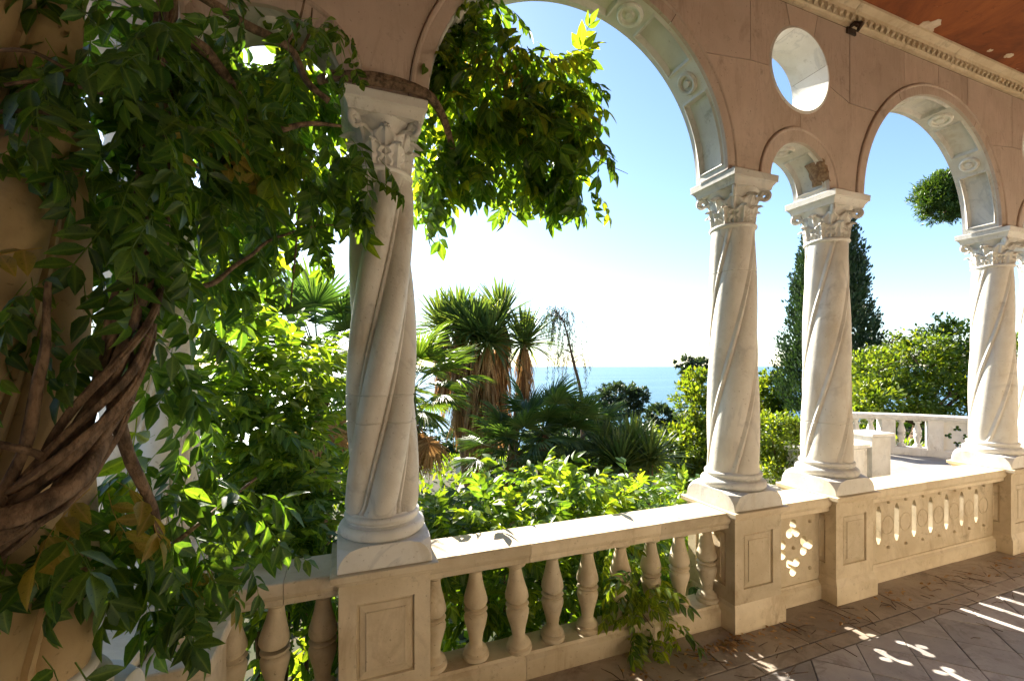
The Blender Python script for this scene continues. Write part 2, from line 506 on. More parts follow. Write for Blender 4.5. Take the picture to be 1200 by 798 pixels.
for i in range(-16, 30):
    for j in range(-2, 16):
        for par in (0, 1):
            cx = .51 + DG * (i + .5 * par); cy = -.375 - DG * (j + .5 * par)
            h = DG / 2
            if cx < -4.0 or cy < -2.6 or cx > 6.6: continue
            d = Vector((cx, cy)) - Vector((CAM.x, CAM.y))
            dep = d.x * math.sin(TH) + d.y * math.cos(TH); lat = d.x * math.cos(TH) - d.y * math.sin(TH)
            if dep < .8 or lat < dep * -.2 or lat > dep * 1.45: continue
            pl = [(cx - h, cy), (cx, cy - h), (cx + h, cy), (cx, cy + h)]
            pl = clip(pl, 0, 1, -.3785)
            if len(pl) < 3: continue
            pl = inset(pl, .0028)
            o = slab_h(pl, -.03, random.uniform(-.004, .002)).build('floor_tile', M['floor'], fl)
            nt_ += 1

# ------------------------------------------------------------------ ceiling and unseen house wall behind, added to bounce warm light
def ceiling_mat():
    m, t, b = nodes_of('burnt orange plaster'); L = t.links.new
    co = coords(t, rnd=False)
    n1 = N(t, 'ShaderNodeTexNoise', Scale=1.3, Detail=9.0, Roughness=.68, Distortion=.7); L(co, n1.inputs['Vector'])
    r = ramp(t, [(.30, (.12, .034, .012)), (.46, (.23, .066, .018)), (.60, (.33, .10, .026)), (.8, (.42, .16, .06))]); L(n1.outputs['Fac'], r.inputs['Fac'])
    n2 = N(t, 'ShaderNodeTexNoise', Scale=6.0, Detail=7.0, Roughness=.7, Distortion=.4); L(co, n2.inputs['Vector'])
    c = mixc(t, r.outputs[0], (.12, .035, .012), ramp_fac(t, n2.outputs['Fac'], .56, .72))
    n3 = N(t, 'ShaderNodeTexNoise', Scale=9.0, Detail=5.0, Roughness=.6, Distortion=.2); L(co, n3.inputs['Vector'])
    c = mixc(t, c, (.62, .45, .30), ramp_fac(t, n3.outputs['Fac'], .705, .72))
    L(c, b.inputs['Base Color']); b.inputs['Roughness'].default_value = .85
    bp = N(t, 'ShaderNodeBump', Strength=.4, Distance=.02); L(n2.outputs['Fac'], bp.inputs['Height']); L(bp.outputs[0], b.inputs['Normal'])
    return m
M['ceiling'] = ceiling_mat()
ce = MB().box(-4.3, 14, -6.2, .6, 5.124, 5.4).build('ceiling', M['ceiling'])
ce['kind'] = 'structure'
def flake(cx, cy, rx, ry, seed, z=5.1205):
    rr = random.Random(seed); n = 22
    pts = []
    for k in range(n):
        a = 2 * PI * k / n; r = rr.uniform(.6, 1.08)
        pts.append((cx + rx * r * math.cos(a), cy + ry * r * math.sin(a)))
    V = [(x, y, z) for x, y in pts] + [(x + rr.uniform(-.006, .006), y + rr.uniform(-.006, .006), 5.126) for x, y in pts]
    return MB().add(V, [tuple(range(n))] + [(k, (k + 1) % n, (k + 1) % n + n, k + n) for k in range(n)]).build('bare_plaster_patch', M['plaster'], ce)

def onz(x, y, z):
    u = (x - 600.0) / FPX; v = (429.0 - y) / FPX; k = (z - CAM.z) / v
    return P(x, y, k)
for sd, (px, py, rx, ry) in enumerate([(1080, 36, .13, .13), (1042, 31, .10, .055), (1022, 19, .11, .06), (1000, 11, .09, .06), (1128, 62, .035, .03), (1145, 73, .03, .02), (1182, 66, .05, .035), (1174, 85, .04, .02), (1096, 45, .06, .04), (1160, 60, .03, .02)]):
    q = onz(px, py, 5.12)
    flake(q.x, q.y, rx, ry, sd)
hw = MB().box(-4.3, 14, -4.3, -3.9, -.2, 5.4).build('house_bounce_wall', plain('cream bounce wall', (.82, .70, .55), (.75, .62, .46), 2.0, .9, .2))  # out of view; set close and cream to bounce fill light onto the arcade
hw['kind'] = 'structure'

# ------------------------------------------------------------------ arcade wall
aw = empty('arcade_wall', 'pink brown stone wall with round arches and round openings above the marble columns', 'wall')
RB_IN, RB_OUT, RS_IN, RS_OUT, RO, ZO = 1.145, 1.25, .348, .468, .335, 4.455
bigs = [(A_COL[1] + A_COL[2]) / 2, (A_COL[3] + A_COL[4]) / 2]
smalls = [(A_COL[0] + A_COL[1]) / 2, (A_COL[2] + A_COL[3]) / 2, (A_COL[4] + A_COL[5]) / 2]
XL, XR = -3.86, 6.0
def core_plate(bigs, smalls, XL, XR, y0, y1, ocu=True, piers=True):
    out = [(XL, 5.3)]
    out += [(XL, Z_SPR)]
    ar = sorted([(c, RB_IN + .05) for c in bigs] + [(c, RS_IN + .05) for c in smalls])
    for c, r in ar:
        out += arc(c, Z_SPR, r, 180, 0, 40)
    out += [(XR, Z_SPR), (XR, 5.3)]
    holes = [arc(c, ZO, RO + .025, 0, 360, 48)[:-1] for c in smalls] if ocu else []
    return MB().plate(out, holes, y0, y1)
core_plate(bigs, smalls, XL, XR, WALL0 + .012, WALL1).build('wall_core', M['mortar'], aw)
MB().box(5.72, XR, WALL0 - .05, WALL1 + .02, 0, Z_SPR).build('end_pier', M['wall'], aw)
def wslab(poly):
    pl = inset(poly, .0034)
    d = random.uniform(-.0012, .0012)
    MB().plate(pl, [], WALL0 + d, WALL0 + .0115).build('wall_slab', M['wall'], aw)
def vec_arc(c, r, a): return (c + r * math.cos(math.radians(a)), Z_SPR + r * math.sin(math.radians(a)))
for k, m in enumerate(smalls):
    Lc = max([b for b in bigs if b < m], default=None); Rc = min([b for b in bigs if b > m], default=None)
    zl, zr = 4.30, 4.34
    VL = (m - .56, zl + .10); VR = (m + .62, zr - .03)
    oc = lambda a: (m + (RO + .004) * math.cos(math.radians(a)), ZO + (RO + .004) * math.sin(math.radians(a)))
    oarc = lambda a0, a1, n=14: arc(m, ZO, RO + .004, a0, a1, n)
    # left side
    aL = 42
    if Lc is not None: left_low = arc(Lc, Z_SPR, RB_OUT + .002, 0, aL, 14)
    else: left_low = [(XL, Z_SPR), (XL, zl)]
    wslab(left_low + [VL] + oarc(188, 270) + arc(m, Z_SPR, RS_OUT + .002, 90, 180, 16))
    aR = 180 - 40
    if Rc is not None: right_low = arc(Rc, Z_SPR, RB_OUT + .002, aR, 180, 14)
    else: right_low = [(XR, zr), (XR, Z_SPR)]
    wslab(arc(m, Z_SPR, RS_OUT + .002, 0, 90, 16) + oarc(270, 352) + [VR] + right_low)
    wslab([VL, (VL[0], Z_TOP), (m - .17, Z_TOP)] + oarc(110, 188))
    wslab([(m - .17, Z_TOP), (m + .21, Z_TOP)] + oarc(62, 110, 6))
    wslab([(m + .21, Z_TOP), (VR[0], Z_TOP), VR] + oarc(-8, 62))
    if Lc is not None:
        p = vec_arc(Lc, RB_OUT, 66)
        wslab(arc(Lc, Z_SPR, RB_OUT + .002, aL, 66, 8) + [(p[0], Z_TOP), (VL[0], Z_TOP), VL])
    else: wslab([(XL, zl), (XL, Z_TOP), (VL[0], Z_TOP), VL])
    if Rc is not None:
        p = vec_arc(Rc, RB_OUT, 116)
        wslab([(VR[0], Z_TOP), (p[0], Z_TOP)] + arc(Rc, Z_SPR, RB_OUT + .002, 116, aR, 8) + [VR])
    else: wslab([VR, (VR[0], Z_TOP), (XR, Z_TOP), (XR, zr)])
for b in bigs:
    for a0, a1 in ((66, 90), (90, 116)):
        p0 = vec_arc(b, RB_OUT, a0); p1 = vec_arc(b, RB_OUT, a1)
        wslab(arc(b, Z_SPR, RB_OUT + .002, a0, a1, 8) + [(p1[0], Z_TOP), (p0[0], Z_TOP)])

def sweep_arch(c, prof, n, a0=0, a1=180):
    """(radius, y) profile swept round an arch"""
    V = []; F = []; m = len(prof)
    for k in range(n + 1):
        a = math.radians(a0 + (a1 - a0) * k / n)
        for r, y in prof: V.append((c + r * math.cos(a), y, Z_SPR + r * math.sin(a)))
    for k in range(n):
        for i in range(m - 1):
            a = k * m + i; F.append((a, a + 1, a + 1 + m, a + m))
    return MB().add(V, F)

def archivolt(c, ri, ro, n):
    w = WALL0
    pr = [(ri, w + .02), (ri, w - .006), (ri + .004, w - .008), (ro - .03, w - .008), (ro - .028, w - .012), (ro - .020, w - .018), (ro - .008, w - .018), (ro, w - .010), (ro, w + .02)]
    segs = [(0, 58), (58, 122), (122, 180)] if ri > .5 else [(0, 180)]
    for a0, a1 in segs:
        e = .12 if ri > .5 else 0
        sweep_arch(c, pr, n // len(segs), a0 + e, a1 - e).build('archivolt', M['wall'], aw, smooth=35)

def sstep(x, a, b):
    t = np.clip((x - a) / (b - a), 0, 1); return t * t * (3 - 2 * t)

def intrados(c, R, panels, rosettes, nphi):
    y0, y1 = WALL0 - .003, WALL1
    ws = np.linspace(0, 1, 34); ph = np.linspace(0, PI, nphi)
    W, PH = np.meshgrid(ws, ph)
    Y = W * (y1 - y0)
    Hh = np.zeros_like(W)
    for a0, a1 in panels:
        a0, a1 = math.radians(a0), math.radians(a1)
        d = np.minimum(np.minimum(Y - .055, (y1 - y0) - .055 - Y), np.minimum((PH - a0) * R, (a1 - PH) * R))
        # panel ends bite round the rosettes
        for ra, rr in rosettes:
            dr = np.hypot((PH - math.radians(ra)) * R, Y - (y1 - y0) / 2) - rr - .012
            d = np.minimum(d, dr)
        Hh += .030 * sstep(d, 0, .016) - .010 * np.exp(-((d + .006) / .007) ** 2)
    Rr = R + Hh
    V = np.stack([c + Rr * np.cos(PH), y0 + Y, Z_SPR + Rr * np.sin(PH)], -1).reshape(-1, 3)
    nw = len(ws); F = []
    for i in range(nphi - 1):
        for j in range(nw - 1):
            a = i * nw + j; F.append((a, a + 1, a + 1 + nw, a + nw))
    MB().add(V.tolist(), F).build('intrados', M['white'], aw, smooth=40)
    for ra, rr in rosettes:
        ra = math.radians(ra)
        pr = [(0.001, .022), (rr * .28, .020), (rr * .36, .002), (rr * .60, .002), (rr * .68, .020), (rr * .84, .024), (rr * .97, .014), (rr, -.012)]
        o = MB().lathe(pr, 24).build('rosette', M['white'], aw, smooth=40)
        inw = Vector((-math.cos(ra), 0, -math.sin(ra)))
        o.location = (c + R * math.cos(ra), (y0 + y1) / 2, Z_SPR + R * math.sin(ra))
        o.rotation_euler = inw.to_track_quat('Z', 'Y').to_euler()
for b in bigs:
    archivolt(b, RB_IN, RB_OUT, 72)
    intrados(b, RB_IN, [(3, 31), (44, 64), (78, 102), (116, 136), (149, 177)], [(37.5, .085), (71, .10), (109, .10), (142.5, .085)], 420)
for m in smalls:
    archivolt(m, RS_IN, RS_OUT, 48)
    intrados(m, RS_IN, [(8, 62), (118, 172)], [(90, .09)], 200)
# exposed rough patch on the small arch
pv = []; pf = []
rr = random.Random(5)
for i in range(9):
    for j in range(9):
        a = math.radians(12 + 34 * i / 8); y = WALL0 - .02 + .16 * j / 8
        ed = min(i, j, 8 - i, 8 - j) / 4
        r = RS_IN - .020 * min(1, ed * 1.6) + rr.uniform(-.008, .008) + (.006 if ed == 0 else 0)
        pv.append((smalls[1] + r * math.cos(a), y + rr.uniform(-.008, .008), Z_SPR + r * math.sin(a)))
for i in range(8):
    for j in range(8):
        a = i * 9 + j; pf.append((a, a + 1, a + 10, a + 9))
MB().add(pv, pf).build('broken_patch', plain('broken stone', (.42, .28, .17), (.22, .13, .08), 30, .9, .8), aw, smooth=30)
# oculus linings: five curved marble blocks each
def tone_mat(k): return M['white']
for m in smalls:
    cuts = [20, 100, 170, 215, 290, 380]
    for i in range(5):
        a0, a1 = cuts[i] + .25, cuts[i + 1] - .25
        n = 14; V = []; F = []
        pr = [(RO + .03, WALL0 + .004), (RO + .012, WALL0 - .004), (RO, WALL0 - .006), (RO, WALL1), (RO + .03, WALL1)]
        for k in range(n + 1):
            a = math.radians(a0 + (a1 - a0) * k / n)
            for r, y in pr: V.append((m + r * math.cos(a), y, ZO + r * math.sin(a)))
        q = len(pr)
        for k in range(n):
            for j in range(q - 1): F.append((k * q + j, k * q + j + 1, (k + 1) * q + j + 1, (k + 1) * q + j))
        MB().add(V, F).build('oculus_block', M['white'], aw, smooth=30)

# side arcade that comes towards the viewer on the left (bays hidden behind the vine)
SX = -3.59
YL = -.87
sa = empty('side_arcade_wall', 'side wall with arches above the vine covered column at far left', 'wall')
pl_ = core_plate([], [-((TC + YL) / 2) + .04], -.10, 4.2, -.16, .16, ocu=False)
o = pl_.build('wall_core', M['wall'], sa)
o.location = (SX, 0, 0); o.rotation_euler = (0, 0, -PI / 2)
MB().box(SX - .2, SX + .14, -4.25, YL - .30, 0, Z_SPR).build('sky_block_wall', M['wall'], sa)  # out of view, added to block sky light and darken the left end

# cornice
cn = empty('cornice', 'carved stone cornice with small tongues under the orange ceiling', 'cornice', (0, 0, 0))
cp = [(.10, 4.966), (.078, 4.966), (.074, 4.982), (.060, 4.990), (.058, 5.042), (.040, 5.050), (.034, 5.075), (.005, 5.092), (-.014, 5.100), (-.016, 5.120), (.10, 5.120)]
cx = [XL, -2.6, -1.2, .12, 1.42, 2.92, 4.25, XR]
for i in range(len(cx) - 1):
    MB().extrude_x(cp, cx[i] + .003, cx[i + 1] - .003).build('cornice_block', M['ped'], cn)
tv = MB()
x = XL + .03
while x < XR - .03:
    pr = [(-.017, 5.040, .058), (-.020, 5.020, .044), (-.012, 5.000, .050), (0, 4.992, .057)]
    V = [(x - .026, .0585, 5.046), (x + .026, .0585, 5.046), (x - .027, .030, 5.034), (x + .027, .030, 5.034), (x - .019, .028, 5.008), (x + .019, .028, 5.008), (x, .056, 4.988)]
    tv.add(V, [(0, 1, 3, 2), (2, 3, 5, 4), (4, 5, 6), (0, 2, 4, 6), (1, 6, 5, 3)])
    x += .078
o = tv.build('tongue_course', M['ped'], cn); o['kind'] = 'stuff'
# iron bracket below the cornice
q = P(990, 42, 3.93); q.y = WALL0
br = MB()
br.tube([(q.x - .03, WALL0, q.z + .02), (q.x - .03, WALL0 - .05, q.z + .03), (q.x + .0, WALL0 - .085, q.z + .0), (q.x - .02, WALL0 - .07, q.z - .05)], [.014, .02, .028, .012], 8)
br.tube([(q.x + .05, WALL0, q.z + .05), (q.x + .03, WALL0 - .06, q.z + .04), (q.x - .05, WALL0 - .08, q.z - .02)], [.012, .02, .01], 8)
br.box(q.x - .055, q.x + .06, WALL0 - .012, WALL0 + .002, q.z - .03, q.z + .06, .004)
tag(br.build('iron_bracket', M['iron'], smooth=40), 'small dark rusty iron bracket on the wall under the cornice', 'bracket')

# ------------------------------------------------------------------ columns
def shaft_mesh(z0, z1, rb, rt, lobes=5, twist=math.radians(170), nh=64, phase=0.0, joints=(), ribbed=True):
    per = 24 if ribbed else 20; n = lobes * per; V = []; F = []
    fs = sorted([i / nh for i in range(nh + 1) if all(abs(z0 + (z1 - z0) * i / nh - j) > .012 for j in joints)] + [(j + e - z0) / (z1 - z0) for j in joints for e in (-.005, -.0025, .0025, .005)])
    nh = len(fs) - 1
    for f in fs:
        z = z0 + (z1 - z0) * f; gj = .965 if any(abs(z - j) < .003 for j in joints) else 1.0
        R = rb + (rt - rb) * (f ** 1.25)
        if f > .985: R *= 1.0
        tw = twist * f + phase
        for k in range(n):
            p = (k % per) / per
            if ribbed and p < .85: q = p / .85; d = .135 * (math.sin(PI * q) ** .6) - .11
            elif ribbed: q = (p - .85) / .15; d = -.11 + .10 * math.sin(PI * q) ** .7
            elif p < .85: q = p / .85; d = .31 * (math.sin(PI * q) ** .72) - .215
            else: q = (p - .85) / .15; d = -.215 + .07 * math.sin(PI * q) ** .6
            fade = min(1, f * 40, (1 - f) * 30)
            a = 2 * PI * k / n + tw
            r = R * (1 + d * (.35 + .65 * fade)) * gj
            V.append((r * math.cos(a), r * math.sin(a), z))
    for i in range(nh):
        for k in range(n):
            a = i * n + k; b = i * n + (k + 1) % n
            F.append((a, b, b + n, a + n))
    F.append(tuple(range(n - 1, -1, -1))); m = len(V); F.append(tuple(range(m - n, m)))
    return MB().add(V, F).mesh(32)

def plinth_mesh():
    h0, h1, H = .907, 1.035, .25; V = []; F = []; n = 9
    for i in range(n):
        f = i / (n - 1); z = h0 + (h1 - h0) * f
        c = .004 + .125 * (1 - math.sqrt(max(0, 1 - f ** 2)))
        V += [(-H + c, -H, z), (H - c, -H, z), (H, -H + c, z), (H, H - c, z), (H - c, H, z), (-H + c, H, z), (-H, H - c, z), (-H, -H + c, z)]
    for i in range(n - 1):
        for k in range(8):
            a = i * 8 + k; b = i * 8 + (k + 1) % 8; F.append((a, b, b + 8, a + 8))
    F.append(tuple(range(7, -1, -1))); m = len(V); F.append(tuple(range(m - 8, m)))
    return MB().add(V, F).mesh(25)

def torus_prof(r, zc, h, out, n=8):
    return [(r + out * math.cos(-PI / 2 + PI * k / n), zc + h / 2 * math.sin(-PI / 2 + PI * k / n)) for k in range(n + 1)]
base_prof = [(.05, 1.030)] + [(.20, 1.030)] + torus_prof(.215, 1.068, .07, .030) + [(.218, 1.106), (.205, 1.112), (.203, 1.120)] + torus_prof(.200, 1.140, .036, .016) + [(.195, 1.160), (.190, 1.168), (.05, 1.168)]

def acanthus(w, h, curl):
    nu, nv = 13, 14; front = []; back = []
    for j in range(nv):
        v = j / (nv - 1)
        lob = 1 + .30 * math.sin(v * 21 + .6)
        ww = w * (.70 + .5 * math.sin(PI * min(1, v * 1.1)) ** 1.0) * lob * (1 - .72 * max(0, v - .72) / .28)
        for i in range(nu):
            u = -1 + 2 * i / (nu - 1)
            out = .012 + .030 * v + curl * max(0, v - .5) ** 2 * 5.2 + .018 * (1 - abs(u)) * (1 - v * .5) + .008 * math.cos(u * 9.4) * (1 - .5 * v) - .016 * u * u
            z = h * (v if v < .86 else .86 + (v - .86) * -.9)
            front.append((u * ww, -out, z)); back.append((u * ww * .96, -out + .011 + .004, z))
    n = nu * nv; F = []
    for j in range(nv - 1):
        for i in range(nu - 1):
            a = j * nu + i; F += [(a, a + 1, a + 1 + nu, a + nu), (a + n, a + nu + n, a + nu + 1 + n, a + 1 + n)]
    rim = [i for i in range(nu)] + [j * nu + nu - 1 for j in range(1, nv)] + [(nv - 1) * nu + i for i in range(nu - 2, -1, -1)] + [j * nu for j in range(nv - 2, 0, -1)]
    for k in range(len(rim)):
        a, b = rim[k], rim[(k + 1) % len(rim)]; F.append((a, b, b + n, a + n))
    return MB().add(front + back, F).mesh(50)
me_leaf_lo = acanthus(.050, .160, .030); me_leaf_hi = acanthus(.060, .262, .052)
def volute_mesh():
    pts = []; rad = []
    for k in range(34):
        a = k / 33 * 2 * PI * 1.6; r = .040 * (1 - k / 40)
        pts.append((0, -(.0 + r * math.sin(a)) - .0, r * math.cos(a))); rad.append(.017 * (1 - k / 60))
    stem = [(0, .075, -.12), (0, .068, -.07), (0, .045, -.01), (0, .018, .032)]
    return MB().tube(stem + pts, [.010, .013, .016, .017] + rad, 8).mesh(60)
me_vol = volute_mesh()
me_plinth = plinth_mesh()
me_base = MB().lathe(base_prof, 48, cap=True).mesh(40)
me_astr = MB().lathe([(.10, 3.095), (.158, 3.095)] + torus_prof(.162, 3.113, .032, .016) + [(.155, 3.131), (.10, 3.131)], 40).mesh(40)
me_bell = MB().lathe([(.128, 3.125), (.126, 3.2), (.132, 3.28), (.155, 3.35), (.195, 3.395), (.195, 3.40)], 32).mesh(40)
def abacus_mesh():
    pr = [(-.225 + .172, 3.392), (-.225 + .195, 3.397), (-.225 + .198, 3.415), (-.225 + .206, 3.432), (-.225 + .214, 3.440), (-.225 + .216, 3.447), (-.225 + .228, 3.452), (-.225 + .230, 3.500), (-.225 + .226, 3.5045)]
    return MB().sq(pr, -.225, .225, -.225, .225).mesh(30)
me_abacus = abacus_mesh()

def column(x, y, label, shaft='shaft', phase=0.0, lobes=5, group=None, rz=0.0, joints=()):
    r = empty('column', label, 'column', (x, y, 0), rz, group)
    def part(name, me, m, loc=(0, 0, 0), rot=(0, 0, 0)):
        o = bpy.data.objects.new(name, me)
        if len(me.materials) == 0: me.materials.append(m)
        o.location = loc; o.rotation_euler = rot; return lnk(o, r)
    part('plinth', me_plinth.copy(), M['white'])
    part('base', me_base.copy(), M['white'])
    me = shaft_mesh(1.160, 3.10, .196, .163, lobes, phase=phase, joints=joints, ribbed=lobes == 4)
    part('shaft', me, M[shaft])
    part('astragal', me_astr, M['white'])
    cap = part('capital', me_bell, M['white'])
    for k in range(8):
        a = k * PI / 4
        for me, off, z in ((me_leaf_lo, PI / 8, 3.128), (me_leaf_hi, 0, 3.130)):
            aa = a + off
            o = bpy.data.objects.new('acanthus_leaf', me)
            if len(me.materials) == 0: me.materials.append(M['white'])
            o.location = ((.136 if off else .122) * math.sin(aa), -(.136 if off else .122) * math.cos(aa), z); o.rotation_euler = (0, 0, aa); lnk(o, cap)
    for k in range(4):
        a = PI / 4 + k * PI / 2
        o = bpy.data.objects.new('volute', me_vol)
        if len(me_vol.materials) == 0: me_vol.materials.append(M['white'])
        o.location = (.228 * math.sin(a), -.228 * math.cos(a), 3.352); o.rotation_euler = (0, 0, a); lnk(o, cap)
    part('abacus', me_abacus, M['white'])
    return r

# ------------------------------------------------------------------ pedestals
def ring_face(rings, u0, u1, w0, w1, put, fill):
    """nested rectangles (inset_u, inset_w, depth); put(u, w, d) gives a point"""
    V = []; F = []
    for iu, iw, d in rings:
        V += [put(u0 + iu, w0 + iw, d), put(u1 - iu, w0 + iw, d), put(u1 - iu, w1 - iw, d), put(u0 + iu, w1 - iw, d)]
    for i in range(len(rings) - 1):
        for k in range(4):
            a = i * 4 + k; b = i * 4 + (k + 1) % 4; F.append((a, b, b + 4, a + 4))
    if fill: n = len(V); F.append((n - 4, n - 3, n - 2, n - 1))
    return V, F

def pedestal_meshes():
    h = .241; z0, z1 = .205, .835
    b = MB(); panels = []
    faces = [lambda u, w, d: (u, -h - d, w), lambda u, w, d: (h + d, u, w), lambda u, w, d: (-u, h + d, w), lambda u, w, d: (-h - d, -u, w)]
    mu, mw = .088, .105
    for i, put in enumerate(faces):
        if i == 2:
            b.add(*ring_face([(0, 0, 0)], -h, h, z0, z1, put, True)); continue
        b.add(*ring_face([(0, 0, 0), (mu, mw, 0), (mu + .004, mw + .004, -.020)], -h, h, z0, z1, put, False))
        p = MB()
        p.add(*ring_face([(mu + .004, mw + .004, -.016), (mu + .014, mw + .014, -.014), (mu + .018, mw + .018, -.008), (mu + .046, mw + .05, -.002), (mu + .050, mw + .054, .004), (mu + .06, mw + .062, .003)], -h, h, z0, z1, put, True))
        panels.append(p.mesh())
    body = b.mesh()
    pl = MB().sq([(.024, 0), (.024, .145), (.020, .156), (.010, .170), (.006, .185), (0, .205)], -h, h, -h, h).mesh(30)
    cap = MB().sq([(0, .835), (.006, .842), (.008, .852), (.026, .862), (.030, .868), (.040, .871), (.042, .900), (.038, .9045)], -h, h, -h, h).mesh(30)
    return body, panels, pl, cap
pb, pp, ppl, pc = pedestal_meshes()
def pedestal(x, y, label, group=None):
    r = empty('pedestal', label, 'pedestal', (x, y, 0), 0, group)
    for nm, me in [('body', pb), ('plinth', ppl), ('cap', pc)] + [('panel', p) for p in pp]:
        o = bpy.data.objects.new(nm, me)
        if len(me.materials) == 0: me.materials.append(M['ped'])
        lnk(o, r)
    return r

clab = ['white twisted column mostly hidden behind the vine, next to the leftmost balusters',
        'twisted marble column with a vine stem wound over its capital, nearest in clear view',
        'twisted white column ending the turned baluster rail, left one of the close pair',
        'twisted white column in front of the cypress, right one of the close pair',
        'twisted white column at right between the slit parapet and the frame edge',
        'twisted column just past the right edge, a sliver of it showing']
plab = ['plain stone pedestal at lower left, partly under drooping vine leaves',
        'stone pedestal with sunken panel under the column nearest in clear view',
        'panelled stone pedestal where the turned baluster rail ends, before the trefoil panel',
        'panelled stone pedestal between the trefoil panel and the slit parapet',
        'panelled stone pedestal at the far right end of the slit parapet',
        'panelled stone pedestal just past the right edge of the view']
for i, x in enumerate(A_COL):
    pedestal(x, TC, plab[i], group='pedestals of the arcade')
    column(x, TC, clab[i], phase=[.3, 2.75, .9, 1.25, 1.9, .2][i], joints=[(), (1.68, 1.835), (2.75,), (1.5,), (), ()][i], lobes=5 if i < 2 else 4, group='twisted columns of the arcade')
pedestal(SX, YL, 'stone pedestal in the lower left corner under the ochre column', group='pedestals of the arcade')
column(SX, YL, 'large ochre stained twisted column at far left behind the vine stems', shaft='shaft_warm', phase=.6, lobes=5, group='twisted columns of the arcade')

# ------------------------------------------------------------------ balustrades
bal_prof = [(.070, 0), (.072, .006), (.072, .026), (.062, .034), (.058, .038), (.064, .046), (.060, .058), (.044, .070), (.036, .085), (.036, .10), (.042, .145), (.053, .19), (.063, .235), (.065, .258), (.058, .276), (.044, .286),
            (.046, .290), (.060, .293), (.066, .301), (.060, .309), (.046, .312), (.044, .316), (.058, .326), (.066, .345), (.064, .372), (.053, .42), (.042, .47), (.035, .515), (.034, .535), (.042, .545), (.050, .550), (.058, .556), (.060, .575), (.058, .60)]
ZB0, ZB1 = .160, .760
me_bal = MB().lathe([(r * 1.16, z) for r, z in bal_prof], 24).mesh(45)
me_bal_lo = MB().lathe([(r * 1.16, z) for r, z in bal_prof[:20]], 24).mesh(45)
me_bal_hi = MB().lathe([(r * 1.16, z) for r, z in bal_prof[21:]], 24).mesh(45)
for me in (me_bal, me_bal_lo, me_bal_hi): me.materials.append(M['ped'])
TB = .235
def rail_parts(r, x0, x1, cuts):
    top = [(.085, .765), (.075, .772), (.078, .800), (.068, .808), (.062, .825), (.058, .828), (.056, .868), (.062, .874), (.408, .874), (.414, .868), (.412, .828), (.40, .80), (.395, .765)]
    top = [(y if y < .3 else y - .055, z + (.018 if z > .86 else 0)) for y, z in top]
    bot = [(.130, -.02), (.130, .118), (.140, .130), (.150, .140), (.155, .159), (.345, .159), (.37, .13), (.37, -.02)]
    for prof, nm in ((top, 'top_rail'), (bot, 'bottom_rail')):
        for a, b in zip([x0] + cuts, cuts + [x1]):
            MB().extrude_x(prof, a + .0015, b - .0015).build(nm, M['rail'], r)
def balustrade(x0, x1, xs, label, cuts, broken=(), lean=()):
    r = empty('balustrade', label, 'balustrade', ((x0 + x1) / 2, TB, 0))
    r.location = (0, 0, 0)
    rail_parts(r, x0, x1, cuts)
    for i, x in enumerate(xs):
        rot = (random.uniform(-.015, .015), random.uniform(-.015, .015), random.uniform(0, 6))
        if i in broken:
            o = mesh_obj('baluster', me_bal_lo, None, r, (x, TB, ZB0), (0, 0, 0))
            o = mesh_obj('baluster', me_bal_hi, None, r, (x - .028, TB - .01, ZB0 + .018), (0.03, .075, 0))
            continue
        o = mesh_obj('baluster', me_bal, None, r, (x, TB, ZB0 + .0), rot)
        if i in lean:
            o.rotation_euler = (.0, -.05, 0); o.location = (x + .015, TB - .03, ZB0)
    return r
# the bay in front and the narrow bay at the left
xs_main = [A_COL[1] + .243 + .055 + i * .2705 for i in range(9)]
balustrade(A_COL[1] + .243, A_COL[2] - .243, xs_main, 'stone balustrade with turned balusters between the two nearest clear columns', [-1.62, -.62], lean=(2,))
balustrade(A_COL[0] + .243, A_COL[1] - .243, [A_COL[0] + .243 + .12, A_COL[0] + .243 + .322 , A_COL[1] - .243 - .085], 'short stone balustrade at lower left with one broken baluster', [-3.0], broken=(1,))

def trefoil(cx, cz, r, rot):
    """three round lobes joined, outline traced by angle"""
    pts = []
    for k in range(36):
        a = 2 * PI * k / 36; best = r * .30
        for q in range(3):
            la = rot + q * 2 * PI / 3
            ccx, ccz = r * .55 * math.cos(la), r * .55 * math.sin(la); rr_ = r * .45
            dx, dz = math.cos(a), math.sin(a); b = dx * ccx + dz * ccz; disc = b * b - (ccx ** 2 + ccz ** 2 - rr_ ** 2)
            if disc > 0: best = max(best, b + math.sqrt(disc))
        pts.append((cx + best * math.cos(a), cz + best * math.sin(a)))
    return pts
def knob(r, x, z, y, s=.016):
    MB().lathe([(s, -.004), (s * 1.05, .004), (s * .8, .010), (s * .75, .014), (s * .3, .020), (.001, .021)], 12).build('boss', M['ped'], r, smooth=50, loc=(x, y, z), rot=(PI / 2, 0, 0))
def ring_relief(r, x, z, y, R):
    V = MB(); n = 28
    pts = [(R * math.cos(2 * PI * k / n), 0, R * math.sin(2 * PI * k / n)) for k in range(n + 1)]
    V.tube(pts, .004, 6, cap=False).build('ring_moulding', M['ped'], r, smooth=60, loc=(x, y, z))
PY0, PY1 = .165, .235
def trefoil_parapet(x0, x1, label):
    r = empty('trefoil_parapet', label, 'parapet'); rail_parts(r, x0, x1, [])
    m = (x0 + x1) / 2; zc = .470; d = .150
    holes = [trefoil(m + d * math.cos(a), zc + d * math.sin(a), .090, a) for a in (0, PI / 2, PI, -PI / 2)]
    MB().plate([(x0, .15), (x1, .15), (x1, .78), (x0, .78)], holes, PY0, PY1).build('pierced_panel', M['ped'], r)
    for kx, kz in ((0, 0), (-.2, .2), (.2, .2), (-.2, -.2), (.2, -.2)): knob(r, m + kx, zc + kz, PY0)
    return r
